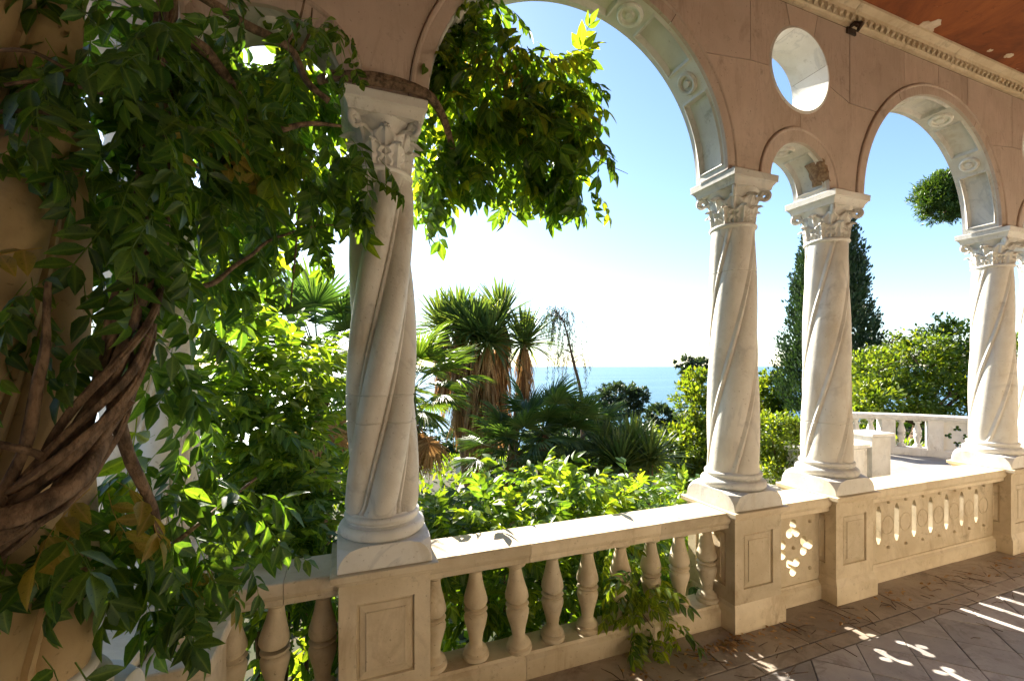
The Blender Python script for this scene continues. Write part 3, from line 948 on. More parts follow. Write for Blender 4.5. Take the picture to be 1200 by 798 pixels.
trefoil_parapet(A_COL[2] + .243, A_COL[3] - .243, 'pale stone parapet pierced with trefoils between the close pair of columns')
trefoil_parapet(A_COL[4] + .243, A_COL[5] - .243, 'pierced stone parapet at the right edge beyond the last full column')
sp = empty('slit_parapet', 'pale stone parapet pierced with seven upright slits at right', 'parapet')
x0, x1 = A_COL[3] + .243, A_COL[4] - .243
rail_parts(sp, x0, x1, [])
mid = (x0 + x1) / 2; SP = .272
holes = []
for i in range(7):
    cx = mid + (i - 3) * SP; w = .035; a, b = .335, .69
    holes.append([(cx - w * .35, a), (cx + w * .35, a), (cx + w, a + .045), (cx + w, b - .045), (cx + w * .35, b), (cx - w * .35, b), (cx - w, b - .045), (cx - w, a + .045)])
MB().plate([(x0, .15), (x1, .15), (x1, .78), (x0, .78)], holes, PY0, PY1).build('pierced_panel', M['ped'], sp)
for i in range(8):
    cx = mid + (i - 3.5) * SP
    ring_relief(sp, cx, .50, PY0, .085)
    for z in (.29, .715): knob(sp, cx, z, PY0, .015)

# left return parapet: rail with a rounded end and a ledge slab
lp = empty('scroll_parapet', 'low stone parapet with rounded scroll end and ledge at lower left', 'parapet')
MB().box(SX - .10, SX + .08, YL + .245, TC - .24, 0, .77, .004).build('panel', M['ped'], lp)
MB().box(SX - .17, SX + .14, YL + .245, TC - .245, .775, .885, .01).build('top_rail', M['rail'], lp)
sc_o = [(-.16, .60)] + [(.10 * math.cos(math.radians(a)) + .02, .86 + .10 * math.sin(math.radians(a))) for a in range(160, -1, -16)] + [(.12, .60)]
o = MB().plate([(x, z) for x, z in sc_o], [], -.05, .05).build('scroll_end', M['ped'], lp); o.location = (SX + .22, -.22, .03); o.rotation_euler = (0, 0, math.radians(65))
MB().box(SX + .15, SX + .40, -.46, -.05, .80, .855, .006).build('ledge_slab', M['ped'], lp, rot=None)
MB().box(SX + .17, SX + .37, -.42, -.08, 0, .797).build('ledge_block', M['ped'], lp)

# ------------------------------------------------------------------ ground, sea, bastion terrace
def ground_z(x, y):
    # level garden below the loggia, then the slope that falls to the sea
    d = y + .25 * x
    z = -1.55
    if d > 14: z -= (d - 14) * .16 + max(0, d - 24) ** 1.3 * .05
    z += .12 * noise.noise(Vector((x * .25, y * .25, 0)))
    # the hill behind stays up on the right
    hill = max(0.0, min(1.0, (x - 9) / 16)) * max(0.0, min(1.0, (44 - y) / 30))
    z += 1.4 * hill
    return max(z, -66)
V = []; F = []
gx = np.concatenate([np.linspace(-60, -8, 24), np.linspace(-7, 30, 60), np.linspace(32, 160, 26)])
gy = np.concatenate([np.linspace(.5, 40, 70), np.linspace(42, 400, 40)])
for y in gy:
    for x in gx: V.append((x, y, ground_z(x, y)))
nx = len(gx)
for j in range(len(gy) - 1):
    for i in range(nx - 1):
        a = j * nx + i; F.append((a, a + 1, a + 1 + nx, a + nx))
g = MB().add(V, F).build('ground', plain('garden earth', (.075, .06, .035), (.035, .045, .018), 1.4, .95, .6), smooth=60)
g['kind'] = 'structure'

def sea_mat():
    m, t, b = nodes_of('sea water'); L = t.links.new
    b.inputs['Base Color'].default_value = (.035, .095, .15, 1)
    b.inputs['Roughness'].default_value = .3; b.inputs['IOR'].default_value = 1.16
    tc = N(t, 'ShaderNodeTexCoord'); mp = N(t, 'ShaderNodeMapping'); mp.inputs['Scale'].default_value = (.02, .05, 1); L(tc.outputs['Object'], mp.inputs['Vector'])
    n = N(t, 'ShaderNodeTexNoise', Scale=1.0, Detail=8.0, Roughness=.7); L(mp.outputs[0], n.inputs['Vector'])
    bp = N(t, 'ShaderNodeBump', Strength=.55, Distance=6.0); L(n.outputs['Fac'], bp.inputs['Height']); L(bp.outputs[0], b.inputs['Normal'])
    mp2 = N(t, 'ShaderNodeMapping'); mp2.inputs['Scale'].default_value = (.0007, .004, 1); L(tc.outputs['Object'], mp2.inputs['Vector'])
    n2 = N(t, 'ShaderNodeTexNoise', Scale=1.0, Detail=5.0); L(mp2.outputs[0], n2.inputs['Vector'])
    L(mixc(t, (.06, .135, .20), (.085, .17, .235), ramp_fac(t, n2.outputs['Fac'], .4, .65)), b.inputs['Base Color'])
    return m
sea = MB().add([(-60000, 100, -60), (60000, 100, -60), (60000, 60000, -60), (-60000, 60000, -60)], [(0, 1, 2, 3)]).build('sea', sea_mat())
sea['kind'] = 'structure'

# round bastion terrace with its own balustrade, at the loggia's level
BC = Vector((6.6, 1.3)); BR = 3.75
def bpt(a, r=BR): return (BC.x + r * math.cos(a), BC.y + r * math.sin(a))
out = [(3.9, .55)] + [(9.9, .55)]
aa = [math.radians(a) for a in range(-12, 133, 6)]
pl = [(10.3, .55)] + [bpt(a, BR + .25) for a in aa] + [(4.1, .55)]
MB().add([(x, y, -.02) for x, y in pl] + [(x, y, -1.9) for x, y in pl],
         [tuple(range(len(pl)))] + [(k, (k + 1) % len(pl), (k + 1) % len(pl) + len(pl), k + len(pl)) for k in range(len(pl))]
         ).build('bastion_terrace', stone('pale paving', (.34, .32, .29), (.27, .25, .225), stain=(.25, .2, .14), stain_amt=.5))['kind'] = 'structure'
bb = empty('curved_balustrade', 'white curved balustrade round the sunlit terrace beyond the columns', 'balustrade')
def cur(prof, a0, a1, n, name, mat):
    V = []; F = []; m = len(prof)
    for k in range(n + 1):
        a = a0 + (a1 - a0) * k / n
        for dr, z in prof: V.append((*bpt(a, BR + dr), z))
    for k in range(n):
        for i in range(m):
            F.append((k * m + i, k * m + (i + 1) % m, (k + 1) * m + (i + 1) % m, (k + 1) * m + i))
    F.append(tuple(range(m))); F.append(tuple((n) * m + i for i in range(m - 1, -1, -1)))
    MB().add(V, F).build(name, mat, bb)
A0, A1 = math.radians(4), math.radians(64)
cur([(-.16, .77), (-.17, .80), (-.19, .82), (-.19, .88), (-.17, .895), (.17, .895), (.19, .88), (.16, .77)], A0, A1, 36, 'top_rail', M['white'])
cur([(-.15, -.02), (-.15, .11), (-.12, .15), (.12, .15), (.15, .11), (.15, -.02)], A0, A1, 36, 'bottom_rail', M['white'])
me_bal_w = me_bal.copy(); me_bal_w.materials.clear(); me_bal_w.materials.append(M['white'])
post_deg = [61, 47.3, 34.3, 23, 9]
for dg in post_deg:
    a = math.radians(dg); x, y = bpt(a)
    o = MB().box(-.13, .13, -.15, .15, .10, .80, .012).build('post', M['white'], bb, loc=(x, y, 0), rot=(0, 0, a + PI / 2))
for d0, d1, k in ((61, 47.3, 2), (47.3, 34.3, 2), (23, 9, 2)):
    for i in range(k):
        a = math.radians(d0 + (d1 - d0) * (i + 1) / (k + 1)); x, y = bpt(a)
        mesh_obj('baluster', me_bal_w, None, bb, (x, y, .155), (0, 0, i))
a = math.radians(28.7); x, y = bpt(a)
holes = [trefoil(d_ * math.cos(q), .46 + d_ * math.sin(q), .072, q) for q, d_ in ((0, .135), (PI / 2, .165), (PI, .135), (-PI / 2, .165))]
MB().plate([(-.27, .14), (.27, .14), (.27, .79), (-.27, .79)], holes, -.05, .05).build('pierced_panel', M['white'], bb, loc=(x, y, 0), rot=(0, 0, a + PI / 2))
# free-standing pier and low parapet at the terrace's entrance
q = onz(1019, 556, 0)
pr = empty('terrace_pier', 'pale square stone pier at the near edge of the sunlit terrace', 'pier', (q.x, q.y, 0), math.radians(-8))
MB().box(-.21, .21, -.21, .21, 0, .72, .008).build('body', M['white'], pr)
MB().sq([(-.0, .72), (.03, .735), (.045, .745), (.05, .785), (.045, .792)], -.21, .21, -.21, .21).build('cap', M['white'], pr)
q2 = onz(930, 565, 0)
d = (Vector((q2.x, q2.y)) - Vector((q.x, q.y))); ln = d.length
tag(MB().sq([(0, -1.6), (0, .52), (.03, .54), (.03, .60)], .27, min(ln, 2.6), -.14, .14).build('terrace_parapet', M['white'], None, loc=(q.x, q.y, 0), rot=(0, 0, math.atan2(d.y, d.x))),
    'low white parapet running left from the square terrace pier', 'parapet')
# garden path and low wall seen between the palms
pth = []
for px, py, w in ((548, 600, .5), (560, 565, .55), (572, 545, .6), (590, 528, .6), (620, 515, .7)):
    u = P(px, py, 1.0) - CAM; k = (-1.5 - CAM.z) / u.z
    pth.append((CAM + u * k, w))
V = []; F = []
for p, w in pth: V += [(p.x - w, p.y, ground_z(p.x - w, p.y) + .05), (p.x + w, p.y, ground_z(p.x + w, p.y) + .05)]
for i in range(len(pth) - 1): F.append((2 * i, 2 * i + 1, 2 * i + 3, 2 * i + 2))
MB().add(V, F).build('garden_path', plain('pale gravel', (.45, .40, .33), (.36, .32, .26), 8, .9, .4))['kind'] = 'structure'
gw = P(571, 528, 14.0)
w_ = empty('garden_wall', 'low pale stone wall beside the garden path between palms', 'wall', (gw.x, gw.y, ground_z(gw.x, gw.y)), math.radians(-55))
for i in range(6):
    MB().box(-1.2 + i * .42, -1.2 + i * .42 + .41, -.14, .14, -.1, .42, .015).build('stone_block', M['white'], w_)
MB().box(-1.25, 1.37, -.18, .18, .423, .49, .01).build('coping', M['white'], w_)

# ------------------------------------------------------------------ leaf templates
def leaflet(w=.47, fold=.17, droop=.16):
    ys = [0, .2, .46, .76, 1.0]; ww = [0, .74, 1.0, .54, 0]
    V = []; 
    def z(y): return -droop * y * y
    V.append((0, 0, 0))
    for i in (1, 2, 3):
        V += [(-w / 2 * ww[i], ys[i], z(ys[i]) + fold * w * ww[i]), (0, ys[i], z(ys[i])), (w / 2 * ww[i], ys[i], z(ys[i]) + fold * w * ww[i])]
    V.append((0, 1.0, z(1.0)))
    F = [(0, 2, 1), (0, 3, 2), (1, 2, 5, 4), (2, 3, 6, 5), (4, 5, 8, 7), (5, 6, 9, 8), (7, 8, 10), (8, 9, 10)]
    return np.array(V, float), F
LV, LF = leaflet()

def pinnate(pairs, seed, L=1.0, ll=.34, hang=.5):
    """compound leaf: rachis of length L along +Y, leaflets in pairs, drooping"""
    r = random.Random(seed); V = []; F = []
    def rach(f): return Vector((0, L * f * (1 - .12 * f), -L * hang * f * f * .5))
    def put(M4, s):
        n = len(V)
        for v in LV: V.append(tuple(M4 @ Vector((v[0] * s, v[1] * s, v[2] * s))))
        for f in LF: F.append(tuple(i + n for i in f))
    for k in range(pairs):
        f = .22 + .72 * k / max(pairs - 1, 1)
        s = ll * (1 - .25 * abs(f - .55)) * r.uniform(.88, 1.1)
        for sd in (-1, 1):
            if r.random() < .04: continue
            p = rach(f + r.uniform(-.02, .02))
            ang = math.radians(r.uniform(48, 68)) * sd
            Mx = Matrix.Translation(p) @ Matrix.Rotation(-ang, 4, 'Z') @ Matrix.Rotation(math.radians(r.uniform(-55, -8)), 4, 'X') @ Matrix.Rotation(r.uniform(-.4, .4), 4, 'Y')
            put(Mx, s)
    put(Matrix.Translation(rach(1.0)) @ Matrix.Rotation(math.radians(-35), 4, 'X'), ll * 1.05)
    pts = [rach(i / 4) for i in range(5)]
    n = len(V); w = .008
    for p in pts: V.extend([tuple(p + Vector((-w, 0, 0))), tuple(p + Vector((w, 0, 0))), tuple(p + Vector((0, 0, w)))])
    for i in range(4):
        a = n + 3 * i
        F.extend([(a, a + 1, a + 4, a + 3), (a + 1, a + 2, a + 5, a + 4), (a + 2, a, a + 3, a + 5)])
    rb = [1.0 if i in (0, 2, 5, 8, 10) else 0.0 for i in range(11)] * ((n) // 11) + [1.0] * (len(V) - n)
    return Tmpl(V, F, rb)
PIN = [pinnate(4, 1, ll=.44), pinnate(4, 2, ll=.40), pinnate(4, 3, hang=.8, ll=.45), pinnate(3, 4, ll=.50), pinnate(5, 5, hang=.7, ll=.38)]

SUN_GAP = [(Vector(CAM), SUN_DIR.copy())]
def volume(px, py, dep, rpx, rpy, rd, n, sc=(.20, .30), down=.7, hollow=.0):
    """leaf placements in an ellipsoid whose centre and half-axes are given in metres from the photo position"""
    c = np.array(P(px, py, dep)); k = dep / FPX
    u = unit(n) * (hollow + (1 - hollow) * rng.random((n, 1))) ** (1 / 2.2)
    R_ = np.array([math.cos(TH), -math.sin(TH), 0]); Fw = np.array([math.sin(TH), math.cos(TH), 0]); U_ = np.array([0, 0, 1.0])
    pos = c + u[:, :1] * rpx * k * R_ + u[:, 1:2] * rd * Fw + u[:, 2:] * rpy * k * U_
    d = u[:, :1] * R_ + u[:, 1:2] * Fw + u[:, 2:] * U_ * .6 + .75 * unit(n) - np.array([0, 0, down])
    up = np.array([0, 0, 1.0]) + .45 * unit(n)
    s = rng.uniform(sc[0], sc[1], n)
    return pos, d, up, s

def gap_mask(pos, r=.05):
    v = pos - np.array(CAM); sd = np.array(SUN_DIR); t = v @ sd
    dist = np.linalg.norm(v - t[:, None] * sd, axis=1)
    return (dist > r) | (t < 0)

def clear_of_sun(T, Mx, r=.034):
    v = T.V @ Mx[:3, :3].T + Mx[:3, 3] - np.array(CAM); sd = np.array(SUN_DIR); t = v @ sd
    return bool((np.linalg.norm(v - t[:, None] * sd, axis=1) > r).all())

# ------------------------------------------------------------------ the wisteria vine
vine = empty('wisteria_vine', 'old twisted vine with dark pinnate leaves climbing the left columns and hanging into the arch', 'vine', tuple(P(-40, 650, 1.05).to_tuple()[:2]) + (0,))
vine.location = (0, 0, 0)
def stem(ctrl, name='stem', n=10, sides=10, wob=.0, mat='bark'):
    pts, rad = smooth_path([(P(a, b, c), r) for a, b, c, r in ctrl], 14)
    o = []
    for i, p in enumerate(pts):
        q = Vector((noise.noise(p * 5 + Vector((3, 0, 0))), noise.noise(p * 5 + Vector((0, 7, 0))), noise.noise(p * 5 + Vector((0, 0, 11))))) * wob
        o.append(p + q)
    rad = [r * (1 + .16 * noise.noise(p * 14)) for r, p in zip(rad, o)]
    MB().tube(o, rad, sides, ridge=.08, seed=len(ctrl) + ctrl[0][0]).build(name, M[mat], vine, smooth=60)
base = [(-120, 700, .98), (-40, 640, .97), (40, 585, 1.0), (105, 505, 1.06), (146, 425, 1.12), (163, 345, 1.2), (180, 265, 1.32), (186, 160, 1.45), (198, 50, 1.55), (210, -80, 1.6)]
pts, _ = smooth_path([(P(*b), 1) for b in base], 12)
for si, (ph, amp, r0, r1, tw) in enumerate([(0, .024, .017, .012, 1.3), (1.5, .038, .015, .010, 1.5), (3.1, .034, .016, .011, 1.25), (4.4, .042, .013, .009, 1.6), (5.4, .056, .010, .007, 1.8), (2.3, .064, .008, .005, 2.1), (.8, .053, .010, .006, 1.7), (3.8, .060, .007, .005, 1.1), (6.0, .046, .011, .008, 1.9)]):
    o = []; rad = []
    for i, p in enumerate(pts):
        f = i / (len(pts) - 1); t = (pts[min(i + 1, len(pts) - 1)] - pts[max(i - 1, 0)]).normalized()
        a_ = t.orthogonal().normalized(); b_ = t.cross(a_)
        an = ph + tw * 2 * PI * f
        o.append(p + amp * (1 - .35 * f) * (math.cos(an) * a_ + math.sin(an) * b_) + .012 * Vector((noise.noise(p * 6 + Vector((si, 0, 0))), noise.noise(p * 6 + Vector((0, si, 0))), 0)))
        rad.append((r0 + (r1 - r0) * f) * (1 + .13 * noise.noise(p * 11 + Vector((si * 3, 0, 0)))))
    MB().tube(o, rad, 26, ridge=.15, seed=si).build('stem', M['bark'], vine, smooth=70)
stem([(-30, 690, .93, .012), (5, 600, .96, .013), (38, 500, 1.0, .012), (52, 410, 1.03, .010), (60, 330, 1.06, .006)], wob=.02)
stem([(-20, 520, .94, .008), (40, 528, .98, .009), (90, 540, 1.04, .008), (150, 470, 1.1, .01)], wob=.02)
stem([(128, 440, 1.1, .018), (140, 500, 1.14, .017), (165, 560, 1.22, .014), (185, 630, 1.3, .010)], wob=.01)
stem([(-30, 612, .9, .024), (30, 600, .93, .024), (90, 560, 1.0, .02), (125, 510, 1.08, .016)], wob=.01)
stem([(196, 40, 1.52, .020), (240, 58, 1.6, .020), (270, 98, 1.72, .018), (298, 150, 1.85, .016), (340, 150, 2.0, .013), (400, 145, 2.2, .008)], 'branch', wob=.02)
stem([(190, -30, 1.6, .018), (290, 28, 1.85, .018), (340, 58, 2.05, .018), (358, 95, 2.12, .016), (385, 118, 2.2, .016)], 'branch', wob=.015)
stem([(335, 55, 2.04, .006), (352, 20, 2.06, .005), (362, -30, 2.1, .004)], 'branch')
stem([(352, 60, 2.06, .006), (362, 40, 2.1, .006), (366, 10, 2.1, .004)], 'branch')
stem([(172, 300, 1.3, .016), (205, 330, 1.45, .014), (250, 330, 1.7, .010), (330, 275, 2.1, .006), (395, 262, 2.3, .004)], 'branch', wob=.02)
stem([(200, 640, 1.35, .008), (250, 600, 1.5, .007), (300, 560, 1.7, .005)], 'branch')
stem([(5, 100, 1.0, .004), (60, 95, 1.05, .004), (120, 110, 1.15, .005)], 'branch'); stem([(-10, 60, 1.0, .004), (40, 62, 1.02, .004), (95, 92, 1.1, .004)], 'branch'); stem([(-10, 132, 1.0, .004), (50, 132, 1.04, .005), (100, 150, 1.1, .005)], 'branch')
stem([(340, 360, 2.2, .004), (345, 310, 2.2, .004), (350, 250, 2.2, .005)], 'branch')
# stem wound over the capital and out into the arch
wr = [((A_COL[1] - .34, .10, 3.52), .020), ((A_COL[1] - .22, .03, 3.53), .024), ((A_COL[1], .015, 3.535), .024), ((A_COL[1] + .22, .03, 3.53), .024), ((A_COL[1] + .34, .16, 3.50), .022), ((A_COL[1] + .50, .45, 3.40), .018), ((A_COL[1] + .75, .70, 3.32), .012), ((A_COL[1] + 1.1, .85, 3.2), .006)]
pp_, rr_ = smooth_path(wr, 16); MB().tube(pp_, rr_, 18, ridge=.14, seed=4).build('stem', M['bark'], vine, smooth=60)
wr = [((A_COL[1] - .30, .05, 3.545), .012), ((A_COL[1] - .05, .0, 3.555), .014), ((A_COL[1] + .20, .02, 3.545), .015), ((A_COL[1] + .30, .20, 3.58), .016), ((A_COL[1] + .30, .30, 3.78), .016), ((A_COL[1] + .42, .40, 4.0), .013), ((A_COL[1] + .6, .5, 4.3), .009), ((A_COL[1] + .7, .6, 4.6), .006)]
pp_, rr_ = smooth_path(wr, 16); MB().tube(pp_, rr_, 18, ridge=.14, seed=9).build('stem', M['bark'], vine, smooth=60)
for (a, b, c) in [((560, 130, 3.0), (620, 160, 3.15), (690, 175, 3.2)), ((545, 150, 3.0), (590, 190, 3.1), (640, 215, 3.1)), ((530, 80, 3.0), (590, 90, 3.1), (640, 110, 3.2)), ((520, 60, 3.0), (545, 20, 3.0), (580, -30, 3.0))]:
    stem([(*a, .008), (*b, .006), (*c, .003)], 'branch', wob=.04)

VOL = [  # px, py, depth, rpx, rpy, rdepth, n, scale, lighter leaf share (high where lit and backlit leaves are painted in)
    (165, 85, 1.42, 75, 95, .2, 74, (.17, .25), 0), (45, 55, 1.08, 70, 22, .05, 9, (.15, .2), 0), (55, 118, 1.06, 60, 18, .05, 8, (.15, .2), 0), (40, 175, 1.10, 50, 15, .05, 7, (.14, .18), 0),
    (165, 225, 1.5, 65, 95, .2, 66, (.19, .27), .02), (245, 165, 1.8, 60, 105, .25, 58, (.18, .26), .06), (325, 205, 2.2, 75, 75, .3, 70, (.19, .27), .1), (265, 25, 1.7, 90, 40, .2, 30, (.18, .25), 0),
    (330, 110, 2.5, 60, 40, .25, 24, (.2, .28), .1), (395, 35, 2.1, 28, 32, .12, 14, (.14, .19), 0), (415, 195, 2.28, 35, 48, .15, 28, (.18, .25), .04), (385, 270, 2.5, 24, 40, .15, 10, (.18, .24), .05), (275, 290, 2.2, 55, 55, .2, 34, (.2, .28), .12),
    (200, 370, 1.8, 40, 80, .2, 26, (.19, .26), .03), (70, 320, 1.12, 60, 45, .07, 12, (.17, .22), .0), (110, 385, 1.12, 35, 40, .06, 7, (.14, .19), .3), (205, 480, 1.8, 38, 70, .2, 22, (.19, .27), .05), (10, 430, 1.0, 14, 30, .04, 2, (.1, .12), .3),
    (110, 610, 1.18, 80, 40, .12, 20, (.16, .22), .02), (205, 595, 1.5, 80, 62, .2, 44, (.18, .26), .05), (260, 650, 1.75, 45, 45, .15, 20, (.17, .23), .08), (25, 630, 1.02, 40, 45, .08, 8, (.15, .2), 0), (50, 765, .92, 50, 20, .05, 4, (.17, .22), 0), (185, 700, 1.4, 35, 45, .1, 11, (.16, .21), .02), (140, 690, 1.25, 20, 45, .08, 4, (.16, .2), 0),
    (285, 150, 2.9, 80, 60, .25, 85, (.2, .28), .4), (345, 190, 2.8, 60, 55, .25, 56, (.2, .28), .35), (240, 240, 2.7, 60, 50, .25, 50, (.2, .28), .1), (360, 90, 2.8, 45, 40, .2, 34, (.2, .28), .35),
    (175, 190, 1.18, 50, 60, .08, 20, (.14, .2), .02), (165, 275, 1.12, 50, 40, .06, 15, (.15, .2), .03), (140, 60, 1.15, 50, 50, .1, 15, (.15, .2), 0), (240, 60, 1.75, 60, 40, .15, 30, (.18, .24), .02), (310, 120, 2.6, 70, 50, .15, 40, (.2, .27), .1), (270, 80, 2.75, 60, 60, .15, 60, (.2, .27), .1), (335, 60, 2.8, 45, 40, .15, 50, (.2, .27), .12), (305, 60, 2.85, 45, 35, .12, 46, (.18, .25), .15),
    (600, 115, 3.05, 82, 68, .30, 140, (.23, .32), .38), (545, 50, 2.95, 55, 60, .25, 85, (.22, .32), .34), (655, 150, 3.12, 52, 48, .24, 85, (.23, .32), .45), (528, 165, 2.95, 42, 50, .22, 64, (.22, .3), .28), (605, 190, 3.05, 80, 30, .22, 64, (.22, .3), .28), (610, 70, 3.1, 45, 32, .2, 36, (.2, .28), .45), (655, 105, 3.1, 40, 36, .2, 40, (.2, .28), .4), (555, -5, 2.9, 50, 30, .2, 40, (.2, .28), .4), (500, 60, 2.7, 22, 60, .1, 24, (.18, .25), .2), (515, 215, 2.9, 30, 25, .15, 20, (.2, .27), .1), (675, 215, 3.1, 25, 18, .12, 14, (.2, .26), .2),
]
allp = []; 
for vdef in VOL:
    px, py, dep, rx, ry, rd, n, sc, yo = vdef
    pos, d, up, s = volume(px, py, dep, rx, ry, rd, int(n * (.72 if px < 430 else .72)), sc)
    mk_ = gap_mask(pos, .03)
    yy = rng.random(len(pos)) < yo
    ti = rng.integers(0, len(PIN), len(pos))
    Mx = frames(pos, d, up, s)
    for i in np.nonzero(mk_)[0]:
      if clear_of_sun(PIN[ti[i]], Mx[i]): allp.append((ti[i], bool(yy[i]), Mx[i], s[i] / max(.3, np.linalg.norm(pos[i] - np.array(CAM)))))
allp.sort(key=lambda q: -q[3])
pin_me = {(i, y): PIN[i].me(M['leaf_young_lit'] if y else M['leaf']) for i in range(len(PIN)) for y in (False, True)}
for ti, y, Mx, _ in allp[:300]:
    o = bpy.data.objects.new('leaf', pin_me[(ti, y)]); o.matrix_world = Matrix(Mx.tolist()); COL.objects.link(o); o.parent = vine
for y in (False, True):
    parts = [(PIN[i], [q[2] for q in allp[300:] if q[0] == i and q[1] == y]) for i in range(len(PIN))]
    parts = [p for p in parts if p[1]]
    if parts:
        o = mesh_obj('foliage' if not y else 'young_lit_foliage', np_mesh(*merge(parts), M['leaf_young_lit'] if y else M['leaf']), None, vine); o['kind'] = 'stuff'

for (px, py, dep, n) in ((250, 150, 1.75, 3), (280, 165, 1.85, 4), (205, 110, 1.5, 3), (560, 40, 2.9, 5), (590, 60, 2.9, 5), (640, 130, 3.0, 4), (120, 560, 1.2, 3), (230, 660, 1.6, 4), (60, 300, 1.1, 1)):
    pos, d, up, sc_ = volume(px, py, dep, 25, 20, .06, n, (.15, .22))
    for mm in frames(pos, d, up, sc_):
        o = bpy.data.objects.new('yellowed_leaf', PIN[random.randrange(len(PIN))].me(M['leaf_yellow'])); o.matrix_world = Matrix(mm.tolist()); COL.objects.link(o); o.parent = vine
for k in range(16):
    a = (random.uniform(500, 700), random.uniform(60, 200)); L = random.uniform(25, 60)
    stem([(a[0], a[1], 3.0, .004), (a[0] + random.uniform(-15, 25), a[1] + L * .4, 3.0, .003), (a[0] + random.uniform(-25, 45), a[1] + L, 3.02, .0015)], 'shoot', mat='twig')
# ------------------------------------------------------------------ shrubs outside the balustrade
def shrub(name, label, vols, mats=('shrub', 'leaf'), share=.6, cat='shrub', stems=()):
    c = P(vols[0][0], vols[0][1], vols[0][2])
    r = empty(name, label, cat, (0, 0, 0))
    A_ = {0: [], 1: []}
    for (px, py, dep, rx, ry, rd, n, sc) in vols:
        pos, d, up, s = volume(px, py, dep, rx, ry, rd, n, sc, down=.15)
        ok = (pos[:, 1] > .50)
        ok &= gap_mask(pos, .30)
        pos, d, up, s = pos[ok], d[ok], up[ok], s[ok]
        d[:, 2] += .55
        ti = rng.integers(0, len(PIN), len(pos)); yy = rng.random(len(pos)) < share
        Mx = frames(pos, d, up, s)
        for i in range(len(pos)):
            if clear_of_sun(PIN[ti[i]], Mx[i], .06): A_[int(yy[i])].append((ti[i], Mx[i]))
    for k, nm in ((1, 'brighter_foliage'), (0, 'foliage')):  # a random share of leaves takes the brighter shrub green
        parts = [(PIN[i], [q[1] for q in A_[k] if q[0] == i]) for i in range(len(PIN))]; parts = [p for p in parts if p[1]]
        if parts:
            o = mesh_obj('foliage', np_mesh(*merge(parts), M[mats[0] if k else mats[1]]), None, r); o['kind'] = 'stuff'
    mb = MB()
    for (px, py, dep, rx, ry, rd, n, sc) in vols[:4]:
        c = P(px, py, dep); g0 = Vector((c.x + random.uniform(-.3, .3), max(c.y, .8), ground_z(c.x, c.y) - .05))
        for k in range(3):
            e = c + Vector((random.uniform(-.35, .35), random.uniform(-.1, .3), random.uniform(-.1, .4)))
            m_ = (g0 + e) / 2 + Vector((random.uniform(-.2, .2), random.uniform(-.05, .2), 0))
            p_, r_ = smooth_path([(g0, .022), (m_, .015), (e, .004)], 6); mb.tube(p_, r_, 6)
    mb.build('branches', M['twig'], r, smooth=60)
    return r
shrub('shrub', 'bright yellow green shrub rising above the rail between the two nearest columns',
      [(640, 600, 3.9, 90, 40, .45, 150, (.2, .3)), (560, 620, 3.4, 60, 35, .35, 90, (.2, .28)), (720, 600, 4.3, 80, 35, .45, 110, (.2, .28)), (640, 575, 4.3, 30, 35, .2, 30, (.18, .26)), (520, 640, 3.2, 40, 50, .3, 60, (.18, .26)), (800, 590, 4.9, 50, 28, .4, 60, (.2, .28)), (700, 660, 4.2, 180, 60, .4, 240, (.2, .28)), (600, 720, 3.5, 120, 80, .3, 220, (.2, .28)), (780, 680, 4.5, 90, 90, .4, 160, (.2, .28))])
shrub('shrub', 'backlit shrub with glowing yellow green leaves behind the vine at left',
      [(320, 440, 3.4, 62, 62, .4, 100, (.2, .3)), (290, 500, 3.2, 70, 80, .4, 130, (.2, .3)), (350, 540, 3.3, 75, 60, .4, 130, (.2, .28)), (300, 600, 3.0, 90, 60, .4, 130, (.2, .28)), (350, 700, 3.0, 80, 90, .4, 170, (.2, .28)), (395, 440, 3.6, 12, 20, .15, 8, (.2, .28)), (240, 430, 3.0, 50, 80, .3, 60, (.2, .28)), (250, 320, 3.6, 60, 50, .4, 40, (.22, .3))])
shrub('shrub', 'small leafy sprig spilling through the balusters onto the floor', [(745, 700, 3.25, 38, 40, .12, 40, (.16, .22)), (750, 740, 3.12, 30, 22, .08, 16, (.14, .18))], share=.35) if False else None
# the sprig that has grown through the balusters
sp_ = empty('creeper_sprig', 'leafy green sprig growing through the balusters onto the floor', 'plant')
A_ = []
for (px, py, dep, rx, ry, rd, n, sc) in [(745, 690, 3.20, 38, 36, .10, 42, (.17, .24)), (755, 728, 3.10, 42, 26, .08, 30, (.15, .21)), (725, 655, 3.3, 18, 20, .06, 8, (.14, .18)), (835, 640, 3.6, 8, 18, .05, 4, (.12, .16)), (618, 690, 3.05, 12, 20, .05, 5, (.12, .16))]:
    pos, d, up, s = volume(px, py, dep, rx, ry, rd, n, sc, down=.5)
    A_ += [(int(t), m) for t, m in zip(rng.integers(0, len(PIN), len(pos)), frames(pos, d, up, s))]
for t_, m_ in A_:
    o = bpy.data.objects.new('leaf', pin_me[(t_, random.random() < .65)]); o.matrix_world = Matrix(m_.tolist()); COL.objects.link(o); o.parent = sp_
pp_, rr_ = smooth_path([(P(760, 660, 3.6), .008), (P(745, 690, 3.3), .007), (P(740, 700, 3.2), .005), (P(765, 735, 3.12), .003)], 8); MB().tube(pp_, rr_, 7).build('stem', M['twig'], sp_, smooth=60)

